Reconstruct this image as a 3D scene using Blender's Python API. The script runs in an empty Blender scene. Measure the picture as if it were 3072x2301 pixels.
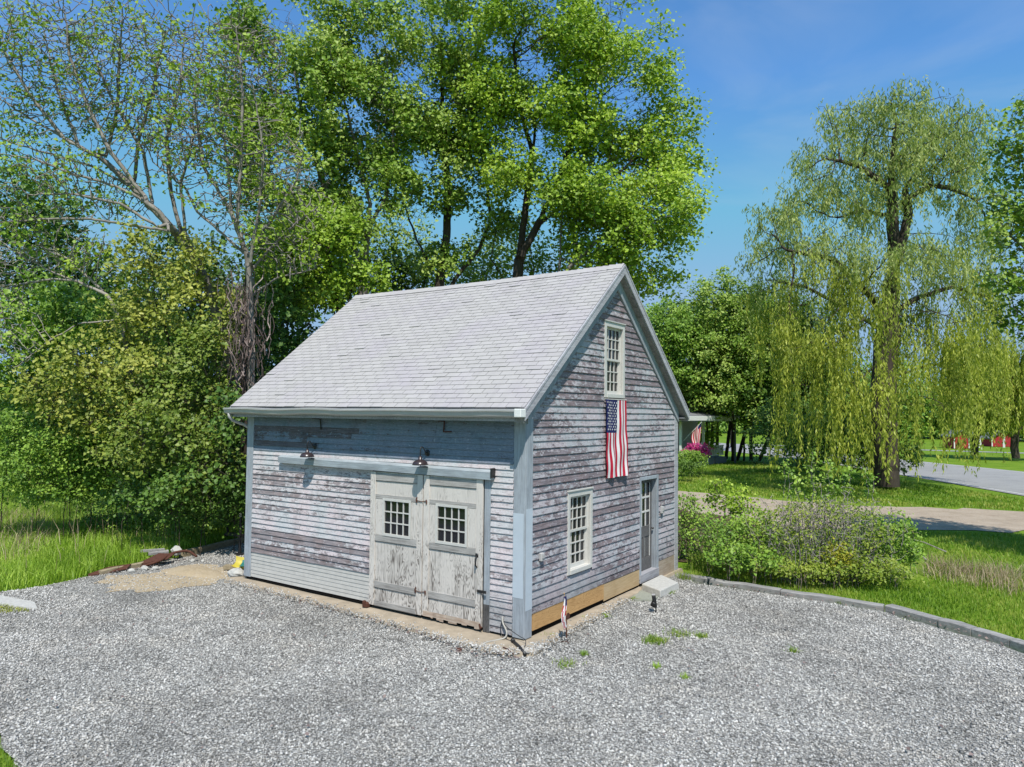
import bpy, math, random
import numpy as np
from mathutils import Vector, Matrix

scene = bpy.context.scene
COL = scene.collection
PI = math.pi
GZ = -0.10                      # level of the gravel

# ---------------------------------------------------------------- objects
def tag(o, label=None, cat=None, group=None, kind=None):
    if label: o['label'] = label
    if cat: o['category'] = cat
    if group: o['group'] = group
    if kind: o['kind'] = kind
    return o

def thing(name, label, cat, loc=(0, 0, 0), rz=0.0, group=None):
    o = bpy.data.objects.new(name, None)
    o.empty_display_size = 0.2
    COL.objects.link(o)
    o.location = loc
    o.rotation_euler = (0, 0, rz)
    return tag(o, label, cat, group)

def link_mesh(name, me, parent=None):
    o = bpy.data.objects.new(name, me)
    COL.objects.link(o)
    if parent is not None:
        o.parent = parent
    return o

class MB:
    """collects shapes for ONE mesh"""
    def __init__(s):
        s.v = []; s.f = []; s.m = []; s.t = []; s.tint = 0.5; s.mi = 0
        s.M = Matrix.Identity(4)
    def add(s, vs, fs, tint=None, mi=None):
        b = len(s.v)
        for p in vs:
            q = s.M @ Vector(p)
            s.v.append((q.x, q.y, q.z))
        for f in fs:
            s.f.append(tuple(i + b for i in f))
            s.m.append(s.mi if mi is None else mi)
            s.t.append(s.tint if tint is None else tint)
    def box(s, x0, x1, y0, y1, z0, z1, tint=None, mi=None, ch=0.0):
        if ch > 0:
            c = min(ch, .45 * min(abs(x1 - x0), abs(y1 - y0), abs(z1 - z0)))
            vs = []
            for x, sx in ((x0, 1), (x1, -1)):
                for y, sy in ((y0, 1), (y1, -1)):
                    for z, sz in ((z0, 1), (z1, -1)):
                        vs += [(x, y + sy * c, z + sz * c), (x + sx * c, y, z + sz * c), (x + sx * c, y + sy * c, z)]
            k = lambda i, j, l, a: ((i * 2 + j) * 2 + l) * 3 + a
            fs = []
            for i in (0, 1): fs.append((k(i, 0, 0, 0), k(i, 1, 0, 0), k(i, 1, 1, 0), k(i, 0, 1, 0))[::(1 if i else -1)])
            for j in (0, 1): fs.append((k(0, j, 0, 1), k(1, j, 0, 1), k(1, j, 1, 1), k(0, j, 1, 1))[::(-1 if j else 1)])
            for l in (0, 1): fs.append((k(0, 0, l, 2), k(1, 0, l, 2), k(1, 1, l, 2), k(0, 1, l, 2))[::(1 if l else -1)])
            for i in (0, 1):
                for j in (0, 1): fs.append((k(i, j, 0, 0), k(i, j, 1, 0), k(i, j, 1, 1), k(i, j, 0, 1)))
            for i in (0, 1):
                for l in (0, 1): fs.append((k(i, 0, l, 0), k(i, 1, l, 0), k(i, 1, l, 2), k(i, 0, l, 2)))
            for j in (0, 1):
                for l in (0, 1): fs.append((k(0, j, l, 1), k(1, j, l, 1), k(1, j, l, 2), k(0, j, l, 2)))
            for i in (0, 1):
                for j in (0, 1):
                    for l in (0, 1): fs.append((k(i, j, l, 0), k(i, j, l, 1), k(i, j, l, 2)))
            s.add(vs, fs, tint, mi); return
        vs = [(x0, y0, z0), (x1, y0, z0), (x1, y1, z0), (x0, y1, z0), (x0, y0, z1), (x1, y0, z1), (x1, y1, z1), (x0, y1, z1)]
        s.add(vs, [(3, 2, 1, 0), (4, 5, 6, 7), (0, 1, 5, 4), (1, 2, 6, 5), (2, 3, 7, 6), (3, 0, 4, 7)], tint, mi)
    def bar(s, a, b, w, h, tint=None, mi=None, up=(0, 0, 1)):
        """a beam of section w x h from a to b"""
        a = Vector(a); b = Vector(b); d = (b - a).normalized()
        r = d.cross(Vector(up))
        if r.length < 1e-4: r = d.cross(Vector((1, 0, 0)))
        r.normalize(); u = r.cross(d)
        vs = []
        for p in (a, b):
            for i, j in ((-1, -1), (1, -1), (1, 1), (-1, 1)):
                vs.append(p + r * (i * w / 2) + u * (j * h / 2))
        s.add(vs, [(0, 1, 2, 3), (7, 6, 5, 4), (0, 4, 5, 1), (1, 5, 6, 2), (2, 6, 7, 3), (3, 7, 4, 0)], tint, mi)
    def tube(s, pts, r, n=8, tint=None, mi=None, cap=True):
        pts = [Vector(p) for p in pts]
        rs = r if isinstance(r, (list, tuple)) else [r] * len(pts)
        vs = []; fs = []; prev = None
        for i, p in enumerate(pts):
            d = (pts[min(i + 1, len(pts) - 1)] - pts[max(i - 1, 0)]).normalized()
            if prev is None:
                u = d.cross(Vector((0.31, 0.2, 0.93)))
                if u.length < .05: u = d.cross(Vector((1, 0, 0)))
            else:
                u = prev - d * prev.dot(d)
            u.normalize(); prev = u; w = d.cross(u)
            for k in range(n):
                a = 2 * PI * k / n
                vs.append(p + (u * math.cos(a) + w * math.sin(a)) * rs[i])
        for i in range(len(pts) - 1):
            for k in range(n):
                k2 = (k + 1) % n
                fs.append((i * n + k, i * n + k2, (i + 1) * n + k2, (i + 1) * n + k))
        if cap:
            fs.append(tuple(range(n - 1, -1, -1)))
            fs.append(tuple((len(pts) - 1) * n + k for k in range(n)))
        s.add(vs, fs, tint, mi)
    def lathe(s, prof, c=(0, 0, 0), n=20, tint=None, mi=None):
        vs = []; fs = []
        for r, z in prof:
            for k in range(n):
                a = 2 * PI * k / n
                vs.append((c[0] + r * math.cos(a), c[1] + r * math.sin(a), c[2] + z))
        for i in range(len(prof) - 1):
            for k in range(n):
                k2 = (k + 1) % n
                fs.append((i * n + k, i * n + k2, (i + 1) * n + k2, (i + 1) * n + k))
        s.add(vs, fs, tint, mi)
    def build(s, name, mats, parent=None, smooth=False):
        me = bpy.data.meshes.new(name)
        me.from_pydata(s.v, [], s.f)
        if not isinstance(mats, (list, tuple)): mats = [mats]
        for m in mats: me.materials.append(m)
        me.polygons.foreach_set('material_index', s.m)
        a = me.attributes.new('tint', 'FLOAT', 'FACE'); a.data.foreach_set('value', s.t)
        if smooth: me.polygons.foreach_set('use_smooth', [True] * len(s.f))
        me.update()
        return link_mesh(name, me, parent)

def np_mesh(name, v, f, mat, tint=None, parent=None, smooth=False):
    """fast mesh from arrays: v (N,3), f (M,k)"""
    v = np.ascontiguousarray(v, dtype=np.float32); f = np.ascontiguousarray(f, dtype=np.int32)
    me = bpy.data.meshes.new(name)
    k = f.shape[1]
    me.vertices.add(len(v)); me.vertices.foreach_set('co', v.ravel())
    me.loops.add(f.size); me.loops.foreach_set('vertex_index', f.ravel())
    me.polygons.add(len(f))
    me.polygons.foreach_set('loop_start', np.arange(0, f.size, k, dtype=np.int32))
    if smooth: me.polygons.foreach_set('use_smooth', np.ones(len(f), dtype=bool))
    me.materials.append(mat)
    a = me.attributes.new('tint', 'FLOAT', 'FACE')
    a.data.foreach_set('value', np.ascontiguousarray(tint if tint is not None else np.full(len(f), .5), dtype=np.float32))
    me.update(calc_edges=True)
    return link_mesh(name, me, parent)

def unit(a):
    return a / np.maximum(np.linalg.norm(a, axis=-1, keepdims=True), 1e-9)

# ---------------------------------------------------------------- materials
class NT:
    def __init__(s, name):
        s.mat = bpy.data.materials.new(name); s.mat.use_nodes = True
        s.t = s.mat.node_tree; s.t.nodes.clear()
        s.out = s.t.nodes.new('ShaderNodeOutputMaterial')
    def put(s, sock, v):
        if isinstance(v, bpy.types.NodeSocket): s.t.links.new(v, sock)
        elif v is not None:
            if sock.type == 'RGBA' and len(v) == 3: v = (*v, 1)
            sock.default_value = v
    def n(s, typ, ins=None, **props):
        nd = s.t.nodes.new(typ)
        for k, v in props.items(): setattr(nd, k, v)
        for k, v in (ins or {}).items(): s.put(nd.inputs[k], v)
        return nd
    def obj(s): return s.n('ShaderNodeTexCoord').outputs['Object']
    def geo(s): return s.n('ShaderNodeNewGeometry').outputs['Position']
    def scale(s, vec, sc): return s.n('ShaderNodeVectorMath', {0: vec, 1: sc}, operation='MULTIPLY').outputs[0]
    def noise(s, vec, sc=1.0, det=3.0, rough=.55, dist=0.0, col=False):
        nd = s.n('ShaderNodeTexNoise', {'Vector': vec, 'Scale': sc, 'Detail': det, 'Roughness': rough, 'Distortion': dist})
        return nd.outputs['Color' if col else 'Fac']
    def vor(s, vec, sc, feature='F1'):
        return s.n('ShaderNodeTexVoronoi', {'Vector': vec, 'Scale': sc}, feature=feature)
    def ramp(s, fac, stops, interp='LINEAR'):
        nd = s.n('ShaderNodeValToRGB', {'Fac': fac}); r = nd.color_ramp; r.interpolation = interp
        while len(r.elements) < len(stops): r.elements.new(0.5)
        for e, (p, c) in zip(r.elements, stops):
            e.position = p
            e.color = (*c, 1) if isinstance(c, (tuple, list)) else (c, c, c, 1)
        return nd.outputs['Color']
    def mix(s, fac, a, b, blend='MIX'):
        nd = s.n('ShaderNodeMix', data_type='RGBA', blend_type=blend)
        s.put(nd.inputs[0], fac); s.put(nd.inputs[6], a); s.put(nd.inputs[7], b)
        return nd.outputs[2]
    def math(s, op, a, b=0.0, clamp=False):
        return s.n('ShaderNodeMath', {0: a, 1: b}, operation=op, use_clamp=clamp).outputs[0]
    def tint(s): return s.n('ShaderNodeAttribute', attribute_name='tint').outputs['Fac']
    def bump(s, h, strength=.5, dist=.01):
        return s.n('ShaderNodeBump', {'Height': h, 'Strength': strength, 'Distance': dist}).outputs[0]
    def finish(s, col, rough=.8, normal=None, spec=.3, metal=0.0):
        p = s.n('ShaderNodeBsdfPrincipled', {'Base Color': col, 'Roughness': rough, 'Specular IOR Level': spec, 'Metallic': metal})
        if normal is not None: s.put(p.inputs['Normal'], normal)
        s.t.links.new(p.outputs[0], s.out.inputs[0])
        return s.mat

def m_plain(name, col, rough=.7, spec=.3, metal=0.0, var=.25, sc=12.0, bump=.15):
    g = NT(name); c = g.obj()
    nz = g.noise(c, sc, 5.0, .65)
    k = g.ramp(nz, [(0.25, 1 - var), (0.75, 1 + var * .6)])
    col2 = g.mix(1.0, (*col, 1), k, 'MULTIPLY')
    return g.finish(col2, rough, g.bump(nz, bump, .01), spec, metal)

def m_clap(name, wood, paint, amount, along, chip=.5):
    """old lapped boards: bare grey wood with flaking paint; along = axis of the boards (0 x, 1 y)"""
    g = NT(name); c = g.geo()
    def st(a, b):
        v = [b] * 3; v[along] = a
        return g.scale(c, tuple(v))
    streak = g.noise(st(3.0, 75.0), 1.0, 6.0, .7)          # fibres of the wood
    blot = g.noise(st(6.5, 15.0), 1.0, 8.0, .74)           # flakes of paint
    fine = g.noise(st(22.0, 60.0), 1.0, 4.0, .7)
    big = g.noise(st(.7, 1.5), 1.0, 3.0, .55)
    drip = g.noise(st(38.0, 5.0), 1.0, 2.0, .6)            # marks that run across the boards
    t = g.tint()
    dark = tuple(x * .34 for x in wood)
    wc = g.ramp(streak, [(.30, dark), (.5, wood), (.72, tuple(min(1, x * 1.55) for x in wood))])
    hue = g.noise(c, 2.6, 3.0)
    wc = g.mix(g.ramp(hue, [(.42, 0.0), (.60, .8)]), wc, g.mix(1.0, wc, (1.06, .95, .90, 1), 'MULTIPLY'))
    pcol = g.mix(g.ramp(g.noise(c, 1.6, 3.0), [(.38, 0.0), (.62, 1.0)]), (*paint, 1), (min(1, paint[0] * 1.16), paint[1] * 1.0, paint[2] * 1.0, 1))
    pcol = g.mix(1.0, pcol, g.ramp(fine, [(.3, .72), (.6, 1.06)]), 'MULTIPLY')
    f = g.math('ADD', g.math('MULTIPLY', blot, 1.3), g.math('MULTIPLY', big, .62))
    f = g.math('ADD', f, g.math('MULTIPLY', fine, .32))
    f = g.math('ADD', f, g.math('MULTIPLY', g.math('SUBTRACT', t, .5), .62))
    m = g.ramp(g.math('SUBTRACT', f, 1.09 - amount), [(.42, 0.0), (.51, 1.0)])
    col = g.mix(g.math('MULTIPLY', m, .84), wc, pcol)
    fl = g.noise(st(15.0, 30.0), 1.0, 3.0, .6)
    col = g.mix(g.ramp(fl, [(.655, 0.0), (.675, chip)]), col, (.60, .62, .65, 1))
    col = g.mix(g.ramp(drip, [(.66, 0.0), (.74, .45)]), col, (.52, .54, .58, 1))
    crack = g.ramp(g.noise(st(5.0, 240.0), 1.0, 2.0), [(.32, .30), (.41, 1.0)])
    col = g.mix(.75, col, crack, 'MULTIPLY')
    stn = g.ramp(g.noise(c, 2.4, 6.0, .72), [(.30, .38), (.48, 1.0)])
    col = g.mix(.55, col, stn, 'MULTIPLY')
    zz = g.n('ShaderNodeSeparateXYZ', {0: c}).outputs[2]
    low = g.math('ADD', zz, g.math('MULTIPLY', g.noise(c, 4.0, 4.0, .7), -.7))
    col = g.mix(.8, col, g.ramp(low, [(.0, .55), (.45, 1.0)]), 'MULTIPLY')      # splash zone near the ground
    # nail heads, two fingers above the lower edge of the boards
    v = g.vor(st(2.4, 8.2), 1.0)
    nail = g.ramp(v.outputs['Distance'], [(.035, .25), (.055, 1.0)])
    col = g.mix(.8, col, nail, 'MULTIPLY')
    h = g.math('ADD', g.math('MULTIPLY', streak, .8), g.math('MULTIPLY', m, .5))
    return g.finish(col, .87, g.bump(h, .55, .006), .18)

def m_grain(name, light, dark, axis=2, fine=70.0, wave=True, contrast=1.0, dist=6.0):
    """sawn wood or plywood with grain along an axis"""
    g = NT(name); c = g.geo()
    sv = [fine] * 3; sv[axis] = 2.5
    fi = g.noise(g.scale(c, tuple(sv)), 1.0, 4.0, .6)
    sv2 = [5.0] * 3; sv2[axis] = 1.1
    w = g.noise(g.scale(c, tuple(sv2)), 1.0, 2.5, .5, 1.4)
    rings = g.math('FRACT', g.math('MULTIPLY', w, 13.0))
    rings = g.math('ABSOLUTE', g.math('SUBTRACT', rings, .5))
    f = g.math('ADD', g.math('MULTIPLY', fi, .75), g.math('MULTIPLY', rings, .75 if wave else .12))
    f = g.math('ADD', f, g.math('MULTIPLY', g.noise(c, 1.7, 4.0, .6), .5))
    if contrast > 1:
        mot = g.noise(g.scale(c, (3.5, 3.5, 1.6)), 1.0, 4.0, .6)
        zz = g.n('ShaderNodeSeparateXYZ', {0: c}).outputs[2]
        f = g.math('ADD', f, g.math('MULTIPLY', g.math('SUBTRACT', mot, .5), .6))
        f = g.math('ADD', f, g.math('MULTIPLY', g.math('SUBTRACT', zz, 1.55), .085))
    col = g.ramp(f, [(.60 - .18 / contrast, dark), (.60 + .18 / contrast, light), (1.0, tuple(min(1, x * 1.12) for x in light))])
    t = g.tint()
    col = g.mix(1.0, col, g.ramp(t, [(0, .6), (.5, 1.0), (1, 1.25)]), 'MULTIPLY')
    return g.finish(col, .8, g.bump(f, .35, .005), .25)

def m_leaf(name, a, b, c, trans=.35, patch=.35, rough=.5):
    """leaves: colours a (dark) b (mid) c (light), thin so that light comes through"""
    g = NT(name); pos = g.geo()
    t = g.tint()
    big = g.noise(pos, patch, 2.0)
    f = g.math('ADD', g.math('MULTIPLY', t, .8), g.math('MULTIPLY', g.math('SUBTRACT', big, .32), 1.0))
    col = g.ramp(f, [(.10, tuple(x * .75 for x in a)), (.48, b), (.92, tuple(min(.8, x * 1.1) for x in c))])
    p = g.n('ShaderNodeBsdfPrincipled', {'Base Color': col, 'Roughness': rough, 'Specular IOR Level': .35})
    tr = g.n('ShaderNodeBsdfTranslucent', {'Color': g.mix(1.0, col, (1.15, 1.25, .55, 1), 'MULTIPLY')})
    mx = g.n('ShaderNodeMixShader', {0: trans, 1: p.outputs[0], 2: tr.outputs[0]})
    g.t.links.new(mx.outputs[0], g.out.inputs[0])
    return g.mat

def m_bark(name, a, b, sc=9.0):
    g = NT(name); c = g.geo()
    f = g.noise(g.scale(c, (sc, sc, sc * .25)), 1.0, 5.0, .7)
    blot = g.noise(c, 1.3, 4.0)
    col = g.ramp(g.math('ADD', g.math('MULTIPLY', f, .7), g.math('MULTIPLY', blot, .35)), [(.35, a), (.7, b)])
    return g.finish(col, .9, g.bump(f, .6, .03), .15)

def m_glass(name, col=(.012, .014, .018), rough=.06):
    g = NT(name)
    return g.finish((*col, 1), rough, g.bump(g.noise(g.geo(), 3.0, 1.0), .05, .02), .5)

# ================================================================ materials in use
rng = np.random.default_rng(7)
MAT = {}
MAT['front'] = m_clap('weathered_blue_boards', (.28, .25, .262), (.62, .63, .645), .49, 0, .9)
MAT['upper'] = m_clap('eave_shade_blue_boards', (.14, .13, .145), (.21, .28, .355), .50, 0, .35)  # blue boards darkened in colour to deepen the shade under the eave
MAT['gable'] = m_clap('weathered_mauve_boards', (.225, .195, .215), (.48, .50, .53), .455, 1, 1.0)
MAT['newboard'] = m_plain('primed_boards', (.52, .505, .475), .75, .25, 0, .14, 7.0, .1)
MAT['trim'] = m_grain('pale_blue_trim', (.38, .42, .46), (.20, .215, .24), 2, 46.0, False)
MAT['trimh'] = m_grain('pale_blue_header', (.38, .43, .46), (.20, .22, .24), 0, 46.0, False)
MAT['rake'] = m_grain('grey_rake_wood', (.46, .46, .49), (.24, .23, .25), 1, 40.0, False)
MAT['soffit'] = m_grain('bare_soffit_boards', (.33, .31, .30), (.15, .14, .135), 1, 30.0, False)
MAT['ply'] = m_grain('weathered_plywood', (.56, .52, .48), (.15, .13, .115), 2, 70.0, True, 1.6)
MAT['plyh'] = m_grain('weathered_rail_wood', (.43, .412, .39), (.19, .178, .168), 0, 60.0, False)
MAT['ironwood'] = m_grain('dark_bare_door', (.13, .125, .125), (.035, .034, .034), 2, 70.0, True)
MAT['newwood'] = m_grain('fresh_spruce_board', (.50, .30, .13), (.33, .17, .065), 1, 50.0, True)
MAT['whitepaint'] = m_plain('white_window_paint', (.60, .585, .55), .55, .35, 0, .10, 18.0, .05)
MAT['gutter'] = m_plain('gutter_metal', (.45, .44, .435), .45, .45, 0, .06, 5.0, .05)
MAT['black'] = m_plain('black_iron', (.018, .017, .018), .45, .5, 0, .3, 30.0, .1)
MAT['bronze'] = m_plain('dark_bronze_enamel', (.045, .032, .035), .28, .6, 0, .2, 20.0, .05)
MAT['rust'] = m_plain('rusty_iron', (.105, .045, .032), .9, .2, 0, .5, 25.0, .4)
MAT['dark'] = m_plain('dark_gap', (.012, .011, .010), .95, .05)
MAT['glass'] = m_glass('old_window_glass')
MAT['concrete'] = m_plain('sandy_concrete', (.40, .335, .255), .95, .1, 0, .30, 3.5, .3)
MAT['granite'] = m_plain('granite', (.50, .49, .46), .9, .2, 0, .22, 16.0, .3)
MAT['greenstone'] = m_plain('flat_stone', (.30, .31, .26), .9, .2, 0, .22, 16.0, .3)
MAT['timber'] = m_grain('grey_landscape_timber', (.36, .35, .34), (.14, .135, .13), 0, 26.0, False)
MAT['oldtimber'] = m_grain('tan_landscape_timber', (.36, .30, .20), (.17, .135, .085), 1, 26.0, False)
MAT['red'] = m_plain('flag_red', (.48, .018, .045), .8, .2, 0, .12, 9.0, .1)
MAT['white'] = m_plain('flag_white', (.76, .74, .74), .8, .2, 0, .08, 9.0, .1)
MAT['blue'] = m_plain('flag_blue', (.018, .022, .105), .8, .2, 0, .12, 9.0, .1)
MAT['yellow'] = m_plain('yellow_plastic', (.55, .46, .06), .5, .4)
MAT['teal'] = m_plain('teal_plastic', (.02, .16, .15), .5, .4)
MAT['hose'] = m_plain('pale_hose', (.42, .40, .36), .5, .4)
MAT['porch'] = m_plain('porch_white', (.78, .78, .76), .6, .3, 0, .05)
MAT['porchgrey'] = m_plain('porch_shade_grey', (.16, .19, .23), .7, .3, 0, .1)
MAT['barnred'] = m_plain('red_barn_paint', (.42, .035, .045), .8, .2, 0, .2, 3.0)
MAT['houseroof'] = m_plain('house_roof_grey', (.20, .20, .21), .9, .2, 0, .2, 3.0)

# roof shingles: one tint per tab, granules and large washed patches
g = NT('asphalt_shingles'); c = g.geo()
t = g.tint()
gr = g.noise(c, 130.0, 2.0, .7)
pt = g.noise(c, .9, 4.0, .6)
col = g.ramp(g.math('ADD', g.math('MULTIPLY', t, .55), g.math('MULTIPLY', gr, .5)), [(.0, (.13, .13, .13)), (.2, (.37, .352, .345)), (.5, (.43, .41, .402)), (.85, (.48, .459, .45))])
col = g.mix(g.ramp(pt, [(.45, 0.0), (.68, .55)]), col, (.40, .365, .405, 1))
col = g.mix(.5, col, g.ramp(g.noise(g.scale(c, (7.0, .8, .8)), 1.0, 5.0, .65), [(.28, .80), (.6, 1.0)]), 'MULTIPLY')
MAT['shingle'] = g.finish(col, .92, g.bump(gr, .3, .004), .15)

# gravel bed under the loose stones: fines, crushed stone, packed and stained places
def wear(g, c):
    """darker packed places, two faint wheel tracks and an oil stain in world space"""
    big = g.noise(c, .38, 5.0, .62)
    k = g.ramp(big, [(.30, .76), (.50, 1.0), (.68, 1.14)])
    k = g.mix(1.0, k, g.ramp(g.noise(c, 2.2, 4.0, .65), [(.3, .84), (.6, 1.03)]), 'MULTIPLY')
    for (x, y, sx, sy, amt) in ((4.68, 7.02, 0.75, 0.30, 0.55), (4.14, 6.95, 0.50, 0.20, 0.35), (5.83, 6.28, 1.30, 0.50, 0.25), (-1.73, -1.07, 0.50, 0.14, 0.35), (3.05, 8.25, 0.50, 0.30, 0.30), (-7.75, -2.06, 1.20, 0.50, 0.18), (2.86, -0.08, 2.00, 0.60, 0.10), (-4.49, -1.28, 3.00, 0.50, 0.14)):
        d = g.n('ShaderNodeVectorMath', {0: g.n('ShaderNodeVectorMath', {0: c, 1: (x, y, 0)}, operation='SUBTRACT').outputs[0], 1: (1 / sx, 1 / sy, 0)}, operation='MULTIPLY').outputs[0]
        ln = g.n('ShaderNodeVectorMath', {0: d}, operation='LENGTH').outputs['Value']
        ln = g.math('ADD', ln, g.math('MULTIPLY', g.math('SUBTRACT', g.noise(c, 3.5, 4.0, .7), .5), 1.6))
        k = g.mix(1.0, k, g.ramp(ln, [(.35, 1 - amt), (1.0, 1.0)]), 'MULTIPLY')
    return k
g = NT('crushed_stone'); c = g.geo()
v = g.vor(c, 46.0); v2 = g.vor(c, 46.0, 'DISTANCE_TO_EDGE')
cell = g.n('ShaderNodeSeparateColor', {0: v.outputs['Color']}).outputs[0]
col = g.ramp(cell, [(.05, (.15, .146, .137)), (.35, (.30, .292, .275)), (.7, (.43, .42, .395)), (.95, (.58, .565, .53))])
col = g.mix(1.0, col, g.ramp(v2.outputs['Distance'], [(0.0, .25), (.16, 1.0)]), 'MULTIPLY')
col = g.mix(1.0, col, wear(g, c), 'MULTIPLY')
MAT['gravel'] = g.finish(col, .95, g.bump(g.math('SUBTRACT', 1.0, v.outputs['Distance']), .8, .012), .15)

g = NT('loose_stone'); c = g.geo(); t = g.tint()
col = g.ramp(t, [(0, (.12, .117, .11)), (.3, (.355, .346, .328)), (.58, (.50, .487, .462)), (.82, (.61, .595, .567)), (1, (.72, .703, .672))])
col = g.mix(1.0, col, wear(g, c), 'MULTIPLY')
hue = g.noise(c, 1.1, 2.0)
col = g.mix(g.ramp(hue, [(.5, 0.0), (.72, .4)]), col, g.mix(1.0, col, (1.05, .98, .90, 1), 'MULTIPLY'))
MAT['stone'] = g.finish(col, .9, None, .2)

def m_ground(name, cols, sc=1.2, fine=24.0):
    g = NT(name); c = g.geo()
    f = g.math('ADD', g.math('MULTIPLY', g.noise(c, sc, 6.0, .65), .6), g.math('MULTIPLY', g.noise(c, fine, 4.0, .7), .45))
    f = g.math('ADD', f, g.math('MULTIPLY', g.noise(c, .11, 2.0), .25))
    n = len(cols)
    col = g.ramp(f, [(.42 + .42 * i / (n - 1), k) for i, k in enumerate(cols)])
    return g.finish(col, .95, g.bump(g.noise(c, fine * 2.0, 3.0, .7), .7, .04), .1)
MAT['lawn'] = m_ground('mown_lawn', [(.055, .115, .008), (.105, .20, .014), (.165, .26, .024), (.22, .26, .05)], .55, 9.0)
MAT['meadow'] = m_ground('meadow_floor', [(.07, .13, .010), (.14, .23, .018), (.20, .27, .04)], 1.0, 14.0)
MAT['dirt'] = m_ground('bare_dirt', [(.27, .21, .155), (.41, .335, .26), (.50, .42, .335)], 1.3, 20.0)
MAT['sand'] = m_ground('builders_sand', [(.34, .27, .18), (.46, .37, .25), (.52, .44, .33)], 1.6, 22.0)
MAT['asphalt'] = m_ground('worn_asphalt', [(.25, .248, .245), (.31, .308, .303), (.36, .357, .35)], .6, 16.0)
MAT['mark'] = m_plain('road_paint', (.74, .74, .72), .7, .2, 0, .1)
MAT['leaflitter'] = m_ground('leaf_litter', [(.04, .03, .018), (.09, .065, .04), (.15, .11, .07)], 1.5, 18.0)

# ================================================================ the setting
def in_poly(p, poly):
    poly = np.asarray(poly)[:, :2]; x, y = p[:, 0], p[:, 1]; ins = np.zeros(len(p), bool)
    j = len(poly) - 1
    for i in range(len(poly)):
        xi, yi = poly[i]; xj, yj = poly[j]
        hit = ((yi > y) != (yj > y)) & (x < (xj - xi) * (y - yi) / (yj - yi + 1e-12) + xi)
        ins ^= hit; j = i
    return ins

def scatter(poly, n, r):
    poly = np.asarray(poly, float); lo = poly.min(0)[:2]; hi = poly.max(0)[:2]
    out = np.zeros((0, 2))
    while len(out) < n:
        p = lo + (hi - lo) * r.random((n * 2, 2))
        out = np.vstack([out, p[in_poly(p, poly)]])
    return out[:n]

def ragged(poly, amp, step, r):
    """break the straight edges of an outline into an uneven line"""
    out = []
    for i in range(len(poly)):
        a = np.array(poly[i][:2], float); b = np.array(poly[(i + 1) % len(poly)][:2], float)
        n = max(1, int(np.linalg.norm(b - a) / step))
        for k in range(n):
            p = a + (b - a) * k / n
            out.append(p + (r.normal(0, amp, 2) if 0 < k else r.normal(0, amp * .3, 2)))
    return out

def sheet(name, poly, z, mat, kind='structure', amp=.0, step=.5):
    pts = ragged(poly, amp, step, rng) if amp else poly
    mb = MB(); mb.add([(p[0], p[1], z) for p in pts], [tuple(range(len(pts)))])
    o = mb.build(name, mat)
    n = o.data.polygons[0].normal
    if n.z < 0: o.data.flip_normals()
    return tag(o, None, None, None, kind)

# one large lawn to the horizon, gently uneven far away
N = 60
xs = np.sign(np.linspace(-1, 1, N)) * np.abs(np.linspace(-1, 1, N)) ** 2.6 * 900
gx, gy = np.meshgrid(xs, xs + 20)
dist = np.hypot(gx, gy)
gz = -.15 + np.where(dist > 150, .6 * np.sin(gx * .01) * np.cos(gy * .013) + (dist - 150) * .004, 0)
idx = np.arange(N * N).reshape(N, N)
fq = np.stack([idx[:-1, :-1], idx[:-1, 1:], idx[1:, 1:], idx[1:, :-1]], -1).reshape(-1, 4)
tag(np_mesh('lawn', np.stack([gx, gy, gz], -1).reshape(-1, 3), fq, MAT['lawn'], smooth=True), kind='structure')

GRAVEL = [(-1.2, -6.45), (-2.3, -6.35), (-3.1, -6.15), (-3.9, -6.8), (-6.0, -9), (-11.5, -9), (-10.6, -4.6), (-10.2, -2.7), (-10.4, -1.6), (-10.4, -.8), (-10.8, .7), (-11.4, 3.0), (-11.6, 4.6),
          (-7.4, 4.6), (-7.3, 6.4), (.35, 6.4), (.7, 5.75), (4.4, 5.65), (4.6, 5.6), (5.4, 5.1), (6.6, 4.3), (8.4, 2.9), (11, 0), (13, -5), (9, -14), (2, -14), (-.4, -8)]
sheet('gravel_driveway', GRAVEL, GZ, MAT['gravel'], amp=.07, step=.3)
MEADOW = [(-10.2, -2.7), (-10.6, -4.6), (-11.5, -9), (-16, -12), (-30, -6), (-34, 8), (-24, 16), (-10, 9), (-11.4, 3.0), (-10.8, .7), (-10.4, -.8), (-10.4, -1.6)]
sheet('meadow_ground', MEADOW, -.135, MAT['meadow'], amp=.15, step=.6)
sheet('leaf_litter_ground', [(-24, 4.5), (-18, 3.6), (-14, 3.6), (-11.6, 3.9), (-7.4, 4.8), (-7.3, 8), (0, 8), (0, 16), (-8, 19), (-26, 15)], -.125, MAT['leaflitter'], amp=.25, step=.7)
sheet('dirt_driveway', [(-16, 13.5), (-8.5, 12.6), (-2.3, 12.7), (0.3, 15.4), (3.2, 17.3), (7.0, 19.8), (12, 21), (20, 20), (30, 17), (30, 22), (18, 24.8), (9.2, 25.6), (5.2, 25.6), (2.4, 24.0), (-1.5, 23.2), (-6.8, 24.3), (-16, 25)], -.13, MAT['dirt'], amp=.22, step=.8)
sheet('sand_patch', [(-10.1, -1.5), (-9.6, -2.0), (-9.1, -1.8), (-8.6, -2.3), (-8.1, -1.9), (-7.8, -1.2), (-7.6, -.5), (-7.8, .4), (-8.8, .7), (-9.6, .35), (-9.8, -.4), (-9.6, -.9)], GZ + .006, MAT['sand'], amp=.12, step=.2)
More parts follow.
